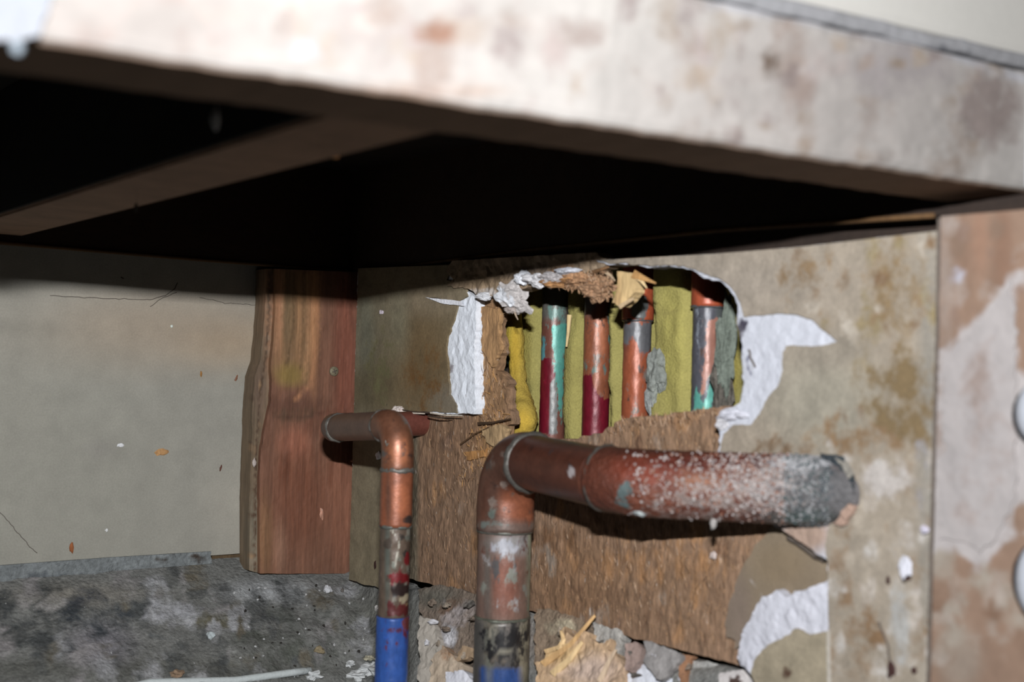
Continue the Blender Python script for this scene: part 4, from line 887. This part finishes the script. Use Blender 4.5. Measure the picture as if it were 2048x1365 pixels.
for i in range(22):
    x = rnd.uniform(470, 765); y = rnd.uniform(1165, 1340)
    crumb(x, y, rnd.uniform(2, 4.5), rnd.uniform(1.8, 4), (54, 50, 46), 'tiny dark grain of dirt scattered on the concrete footing', i + 40, 'crumb', 'dirt grains on the concrete footing', sub=1, m=m_conc, nm='dirt_grain')

def chunk(nm, poly, off0, off1, base, label, seed, cat='debris', m=m_gyp, soft=(), hard=(), E=1.35, jit=4, tilt=None, rough=.0012, px=None):
    """broken slab leaning on the rubble under the right wall"""
    o = sheet(nm, tilt or PT, poly, off0, off1, m, base, soft, hard, None, E, 5, jit, seed, .0022, None, rough, 150)
    return tag(o, label, cat)
# a leaning plane in front of the rubble slope
tn = Vector((-0.92, -0.10, 0.38)).normalized(); tu = Vector((0, 1, 0)); tu = (tu - tn * tu.dot(tn)).normalized(); tv = tn.cross(tu); tv = tv if tv.z > 0 else -tv
PT = Pl((-0.0095, -0.2, ZC - 0.142), tu, tv, tn)
chunk('stained_rubble_slab', [(836, 1180), (880, 1170), (968, 1190), (972, 1300), (940, 1310), (905, 1330), (868, 1290), (842, 1230)], 0.002, -.010, (122, 108, 96), 'brown-grey stained rubble between the two risers', 71, m=m_conc,
      soft=[('e', (870, 1195, 40, 20), (98, 98, 90), 14, .7)], hard=[('e', (930, 1230, 50, 26), (176, 166, 164), 16, .55), ('e', (900, 1275, 16, 22), (196, 194, 198), 8, .8), ('e', (900, 1215, 30, 20), (110, 84, 68), 12, .5)])
chunk('drywall_scrap', [(838, 1232), (858, 1240), (874, 1262), (878, 1290), (866, 1330), (858, 1440), (836, 1440)], 0.006, 0, (176, 168, 158), 'curled pale paper scrap right behind the thin pipe', 72, m=m_paper)
chunk('drywall_scrap', [(862, 1320), (885, 1290), (908, 1316), (925, 1330), (948, 1440), (850, 1440)], 0.009, .001, (186, 168, 148), 'cream drywall scrap low between the pipes', 73, hard=[('e', (900, 1300, 30, 20), (150, 118, 92), 10, .5)], m=m_stain)
chunk('gypsum_block', [(890, 1345), (925, 1342), (950, 1365), (955, 1440), (888, 1440)], 0.013, .003, (218, 218, 226), 'square white gypsum block at the bottom between the pipes', 74)
chunk('torn_paper_flap', [(925, 1290), (950, 1300), (975, 1312), (975, 1330), (940, 1314), (910, 1328)], 0.008, .004, (160, 136, 110), 'torn tan paper curl left of the thick pipe', 75, m=m_paper)
chunk('splintered_fibre_board', [(1074, 1440), (1074, 1330), (1096, 1308), (1130, 1290), (1118, 1270), (1128, 1256), (1146, 1272), (1172, 1262), (1186, 1278), (1200, 1290), (1222, 1278), (1216, 1300), (1240, 1320), (1246, 1440)], 0.010, -.002, (188, 158, 126),
      'pinkish tan splintered board chunk right of the thick pipe', 76, m=m_fib, soft=[('e', (1180, 1340, 60, 30), (186, 166, 154), 20, .8), ('e', (1120, 1310, 40, 20), (206, 172, 118), 14, .7)], jit=6, rough=.002)
chunk('drywall_scrap', [(1180, 1240), (1238, 1262), (1240, 1330), (1200, 1310), (1190, 1280)], 0.005, -.004, (170, 166, 160), 'pale grey scrap tucked above the splintered chunk', 77, m=m_conc)
chunk('torn_paper_flap', [(1252, 1290), (1270, 1282), (1284, 1296), (1280, 1320), (1262, 1345), (1248, 1340)], 0.008, .004, (150, 130, 122), 'small brownish paper flap right of the splintered chunk', 78, m=m_stain)
chunk('torn_paper_flap', [(1286, 1284), (1330, 1292), (1364, 1310), (1350, 1336), (1322, 1362), (1306, 1350), (1292, 1330)], 0.009, .006, (140, 136, 134), 'larger grey triangular paper flap below the board', 79, m=m_stain)
chunk('gypsum_block', [(1240, 1350), (1290, 1330), (1330, 1362), (1400, 1345), (1440, 1350), (1440, 1460), (1230, 1460)], 0.004, -.004, (206, 208, 216), 'broad white gypsum block at the bottom edge below grey flap', 80)
chunk('drywall_scrap', [(1366, 1318), (1430, 1330), (1500, 1350), (1490, 1400), (1370, 1400)], 0.003, -.004, (160, 158, 154), 'grey-white scrap under the right end of the board', 81, m=m_conc)
chunk('torn_paper_flap', [(1360, 1308), (1388, 1312), (1376, 1330), (1372, 1440), (1362, 1440)], 0.006, .003, (142, 104, 78), 'narrow rusty brown strip hanging below the board edge', 82, m=m_stain)
chunk('gypsum_block', [(1440, 1346), (1490, 1340), (1520, 1352), (1540, 1440), (1430, 1440)], 0.010, .002, (190, 184, 182), 'chalky lump beneath the white torn patch on the wall', 83, hard=[('e', (1470, 1362, 16, 12), (70, 52, 46), 5, .8)])
chunk('rubble', [(1070, 1215), (1180, 1240), (1190, 1330), (1070, 1330)], 0.001, -.006, (134, 116, 98), 'brown rubble behind the splintered chunk', 84, m=m_conc, hard=[('e', (1120, 1260, 30, 20), (176, 164, 140), 10, .6)])
rb_ = random.Random(44)
for i in range(46):
    x = rb_.uniform(845, 1480); y = 1175 + (x - 840) * .27 + rb_.uniform(8, 150)
    if y > 1372 or 960 < x < 1082: continue
    w_ = i % 3 == 0
    p = PT.pt(PT.hit(x, y, .007), .007); k = (p - CAM).dot(fw) / F
    o = lump('plaster_bit' if w_ else 'rubble_bit', p, 1, m_gyp if w_ else m_conc, (206, 204, 208) if w_ else rb_.choice([(140, 124, 110), (110, 104, 98), (160, 146, 130)]), None, 1.4, i, (rb_.uniform(4, 10) * k, rb_.uniform(4, 12) * k, rb_.uniform(3, 8) * k), .9, 2)
    tag(o, 'small white plaster bit in the rubble below the brown board' if w_ else 'small grey-brown rubble bit below the brown board', 'debris', 'plaster bits in the rubble' if w_ else 'rubble bits under the board')
pieces = [(((1086, 1330), (1140, 1292), (1190, 1232)), .0022, .0008, (196, 158, 110), 'long pointed tan splinter leaning up to the board edge'),
          (((1105, 1350), (1140, 1320), (1165, 1285)), .0022, .0010, (216, 186, 140), 'pale splinter lying across the splintered chunk'),
          (((1120, 1300), (1128, 1280), (1122, 1262)), .0022, .0008, (210, 178, 132), 'short pale splinter standing right of the thick pipe'),
          (((1090, 1305), (1118, 1296), (1140, 1290)), .0014, .0010, (200, 168, 124), 'short flat splinter lying beside the thick pipe'),
          (((1200, 1365), (1215, 1330), (1232, 1300)), .0018, .0008, (200, 176, 150), 'light splinter at the right end of the splintered chunk')]
for pts, r0, r1, c, lb in pieces:
    o = splinter([PT.pt(PT.hit(x, y, .011), .011) for x, y in pts], r0, r1, c, None, 1.35); tag(o, lb, 'splinter')
# pile of plaster flakes at the bottom left of the thin pipe
fl_spec = [(745, 1340, 26, 12, 'largest white plaster flake left of the thin blue pipe'), (715, 1352, 18, 9, 'white flake below the largest flake by the thin blue pipe'),
           (700, 1330, 9, 6, 'small white flake at the left of the flake heap'), (765, 1320, 12, 9, 'white flake touching the thin blue pipe'), (625, 1354, 14, 8, 'separate white flake at the bottom of the footing'),
           (590, 1350, 6, 6, 'pointed white flake far left of the flake heap'), (735, 1318, 12, 5, 'thin cream flake on top of the flake heap')]
for i, (x, y, rx, ry, lb) in enumerate(fl_spec):
    crumb(x, y, rx, ry, (206, 208, 208) if i != 6 else (176, 170, 150), lb, 60 + i, 'flake', amp=.9, sub=3, nm='plaster_flake')
# white board edge along the very bottom left
a_, _n = fp(300, 1366); b_, _n = fp(470, 1362)
wb = tube('white_lath', [a_ + Vector((-.02, 0, -.002)), a_, b_, b_ + Vector((.05, 0, 0))], .0022, m_gyp, (190, 196, 196), E=1.3, step=.01, seg=12)
tag(wb, 'white lath edge along the bottom of the concrete footing', 'lath')

# bits on the left wall and plank
def stick(px, py, rx, ry, colr, label, seed, nm='wood_chip', P=PL, off=LWoff, cat='chip', m=m_fib, E=1.15, amp=.5, parent=None, tilt=0, group=None):
    p = P.pt(P.hit(px, py, off), off); k = (p - CAM).dot(fw) / F
    R = Matrix.Rotation(tilt, 3, 'Y'); sq = (rx * k, .0008, ry * k) if P is PL else (.0008, rx * k / .66, ry * k)
    o = lump(nm, p + P.n * .0003, 1, m, colr, parent, E, seed, sq, amp, 2, rot=R)
    if parent is None: tag(o, label, cat, group)
    return o
stick(322, 905, 14, 7, (170, 130, 88), 'tan wood chip stuck on the taupe board', 1)
stick(241, 891, 7, 4, (214, 214, 216), 'white crumb left of the tan wood chip on the board', 2, 'plaster_crumb', cat='crumb', m=m_gyp)
stick(143, 1096, 4, 11, (140, 84, 50), 'upright brown wood sliver near the bottom of the taupe board', 3)
stick(402, 748, 2, 6, (146, 104, 56), 'tiny brown sliver high on the taupe board', 4)
stick(472, 757, 2, 6, (120, 80, 60), 'tiny brown sliver left of the plank bulge', 5, tilt=.4)
stick(441, 937, 2, 6, (90, 56, 46), 'dark sliver low right on the taupe board', 6, tilt=.3)
stick(343, 653, 3, 3, (206, 214, 206), 'white speck in the brownish band of the taupe board', 7, 'plaster_crumb', cat='crumb', m=m_gyp)
stick(213, 1061, 3, 3, (210, 210, 210), 'white speck near the bottom of the taupe board', 8, 'plaster_crumb', cat='crumb', m=m_gyp)
stick(508, 926, 4, 9, (176, 164, 158), 'white flake on the grey edge of the plank', 9, 'plaster_crumb', cat='crumb', m=m_gyp, off=-.002)
stick(643, 1028, 4, 12, (176, 130, 110), 'pinkish sliver low on the redwood plank', 10, off=0.0, tilt=-.2)
stick(706, 922, 8, 3, (186, 138, 116), 'pink wood flake in the corner below the thin pipe', 11, off=0.0)
stick(714, 722, 4, 4, (196, 190, 170), 'pale crumb at the right edge of the plank', 12, 'plaster_crumb', cat='crumb', m=m_gyp, off=0.0)
stick(764, 625, 5, 4, (190, 180, 190), 'whitish crumb high on the stained drywall beside the plank', 13, 'plaster_crumb', P=PR, off=.008, cat='crumb', m=m_gyp, E=1.0)
stick(758, 912, 7, 8, (206, 206, 214), 'white crumb on the drywall under the thin pipe', 14, 'plaster_crumb', P=PR, off=.008, cat='crumb', m=m_gyp, E=1.0)
stick(1812, 1136, 10, 22, (226, 226, 236), 'white plaster flake standing out of the right wall', 15, 'plaster_flake', P=PR, off=.014, cat='flake', m=m_gyp, E=1.9, tilt=.2)
stick(1850, 1060, 6, 8, (214, 208, 224), 'white crumb in the gap left of the right post', 16, 'plaster_crumb', P=PR, off=.014, cat='crumb', m=m_gyp, E=1.9)
stick(1428, 1112, 6, 8, (206, 190, 184), 'pale crumb on the brown board below the thick pipe', 17, 'plaster_crumb', P=PR, off=.001, cat='crumb', m=m_gyp, E=1.5)

# out of focus crumbs dangling on cobweb threads in the dark space above
m_thr = mat('cobweb', 0.9, flat=(.08, .08, .08), n1=100, a1=0, n2=100, a2=0)
for px, py, dep, rx, rz, colr, lb, E in ((34, 96, .262, 13, 15, (220, 236, 250), 'brightest blurred white crumb hanging at the top left', 7.5), (112, 121, .330, 11, 13, (120, 124, 118), 'dim grey crumb hanging right of the bright one', .6),
                                      (431, 238, .39, 8, 24, (150, 150, 150), 'long dim grey flake hanging under the beam', .5), (541, 198, .40, 10, 17, (150, 146, 140), 'dim crumb hanging right of the long grey flake', .5),
                                      (669, 309, .45, 11, 8, (190, 130, 90), 'brownish crumb hanging below the joist end', .5), (272, 416, .52, 4, 10, (70, 66, 60), 'smallest dim flake hanging under the joist', 1.3)):
    c = at(px, py, dep); k = dep / F
    root = empty('hanging_crumb', c); tag(root, lb, 'crumb', None)
    lump('crumb', c, 1, m_gyp, colr, root, E, px % 9, (rx * k, rx * k, rz * k), .3, 2, rot=Matrix.Identity(3))
    top = Vector((c.x, c.y, ZC + (0.0746 if dep < .3 else .141)))
    tube('thread', [c, c.lerp(top, .5) + Vector((.001, 0, 0)), top], .00007, m_thr, None, parent=root, seg=4)

# white rounded fittings cut by the right frame edge
for py, ry, lb in ((826, 62, 'upper white rounded fitting at the right frame edge'), (1160, 76, 'lower white rounded fitting at the right frame edge')):
    root = empty('white_fitting', at(2060, py, .45)); tag(root, lb, 'fitting')
    p = rp(2094, py, .020); k = (p - CAM).dot(fw) / F
    R = Matrix.Identity(3)
    lump('cap', p + Vector((-.006, 0, 0)), 1, m_white, (226, 230, 240), root, 2.6, 1, (.006, 24 * k / .55, ry * k), 0, 3, rot=R)
    lump('shadow_disc', p + Vector((0, 0, -.001)), 1, m_black, (40, 36, 40), root, 2.6, 1, (.0045, 41 * k / .55, (ry + 10) * k), 0, 3, rot=R)  # dark disc added to stand for the shadow beside the cap
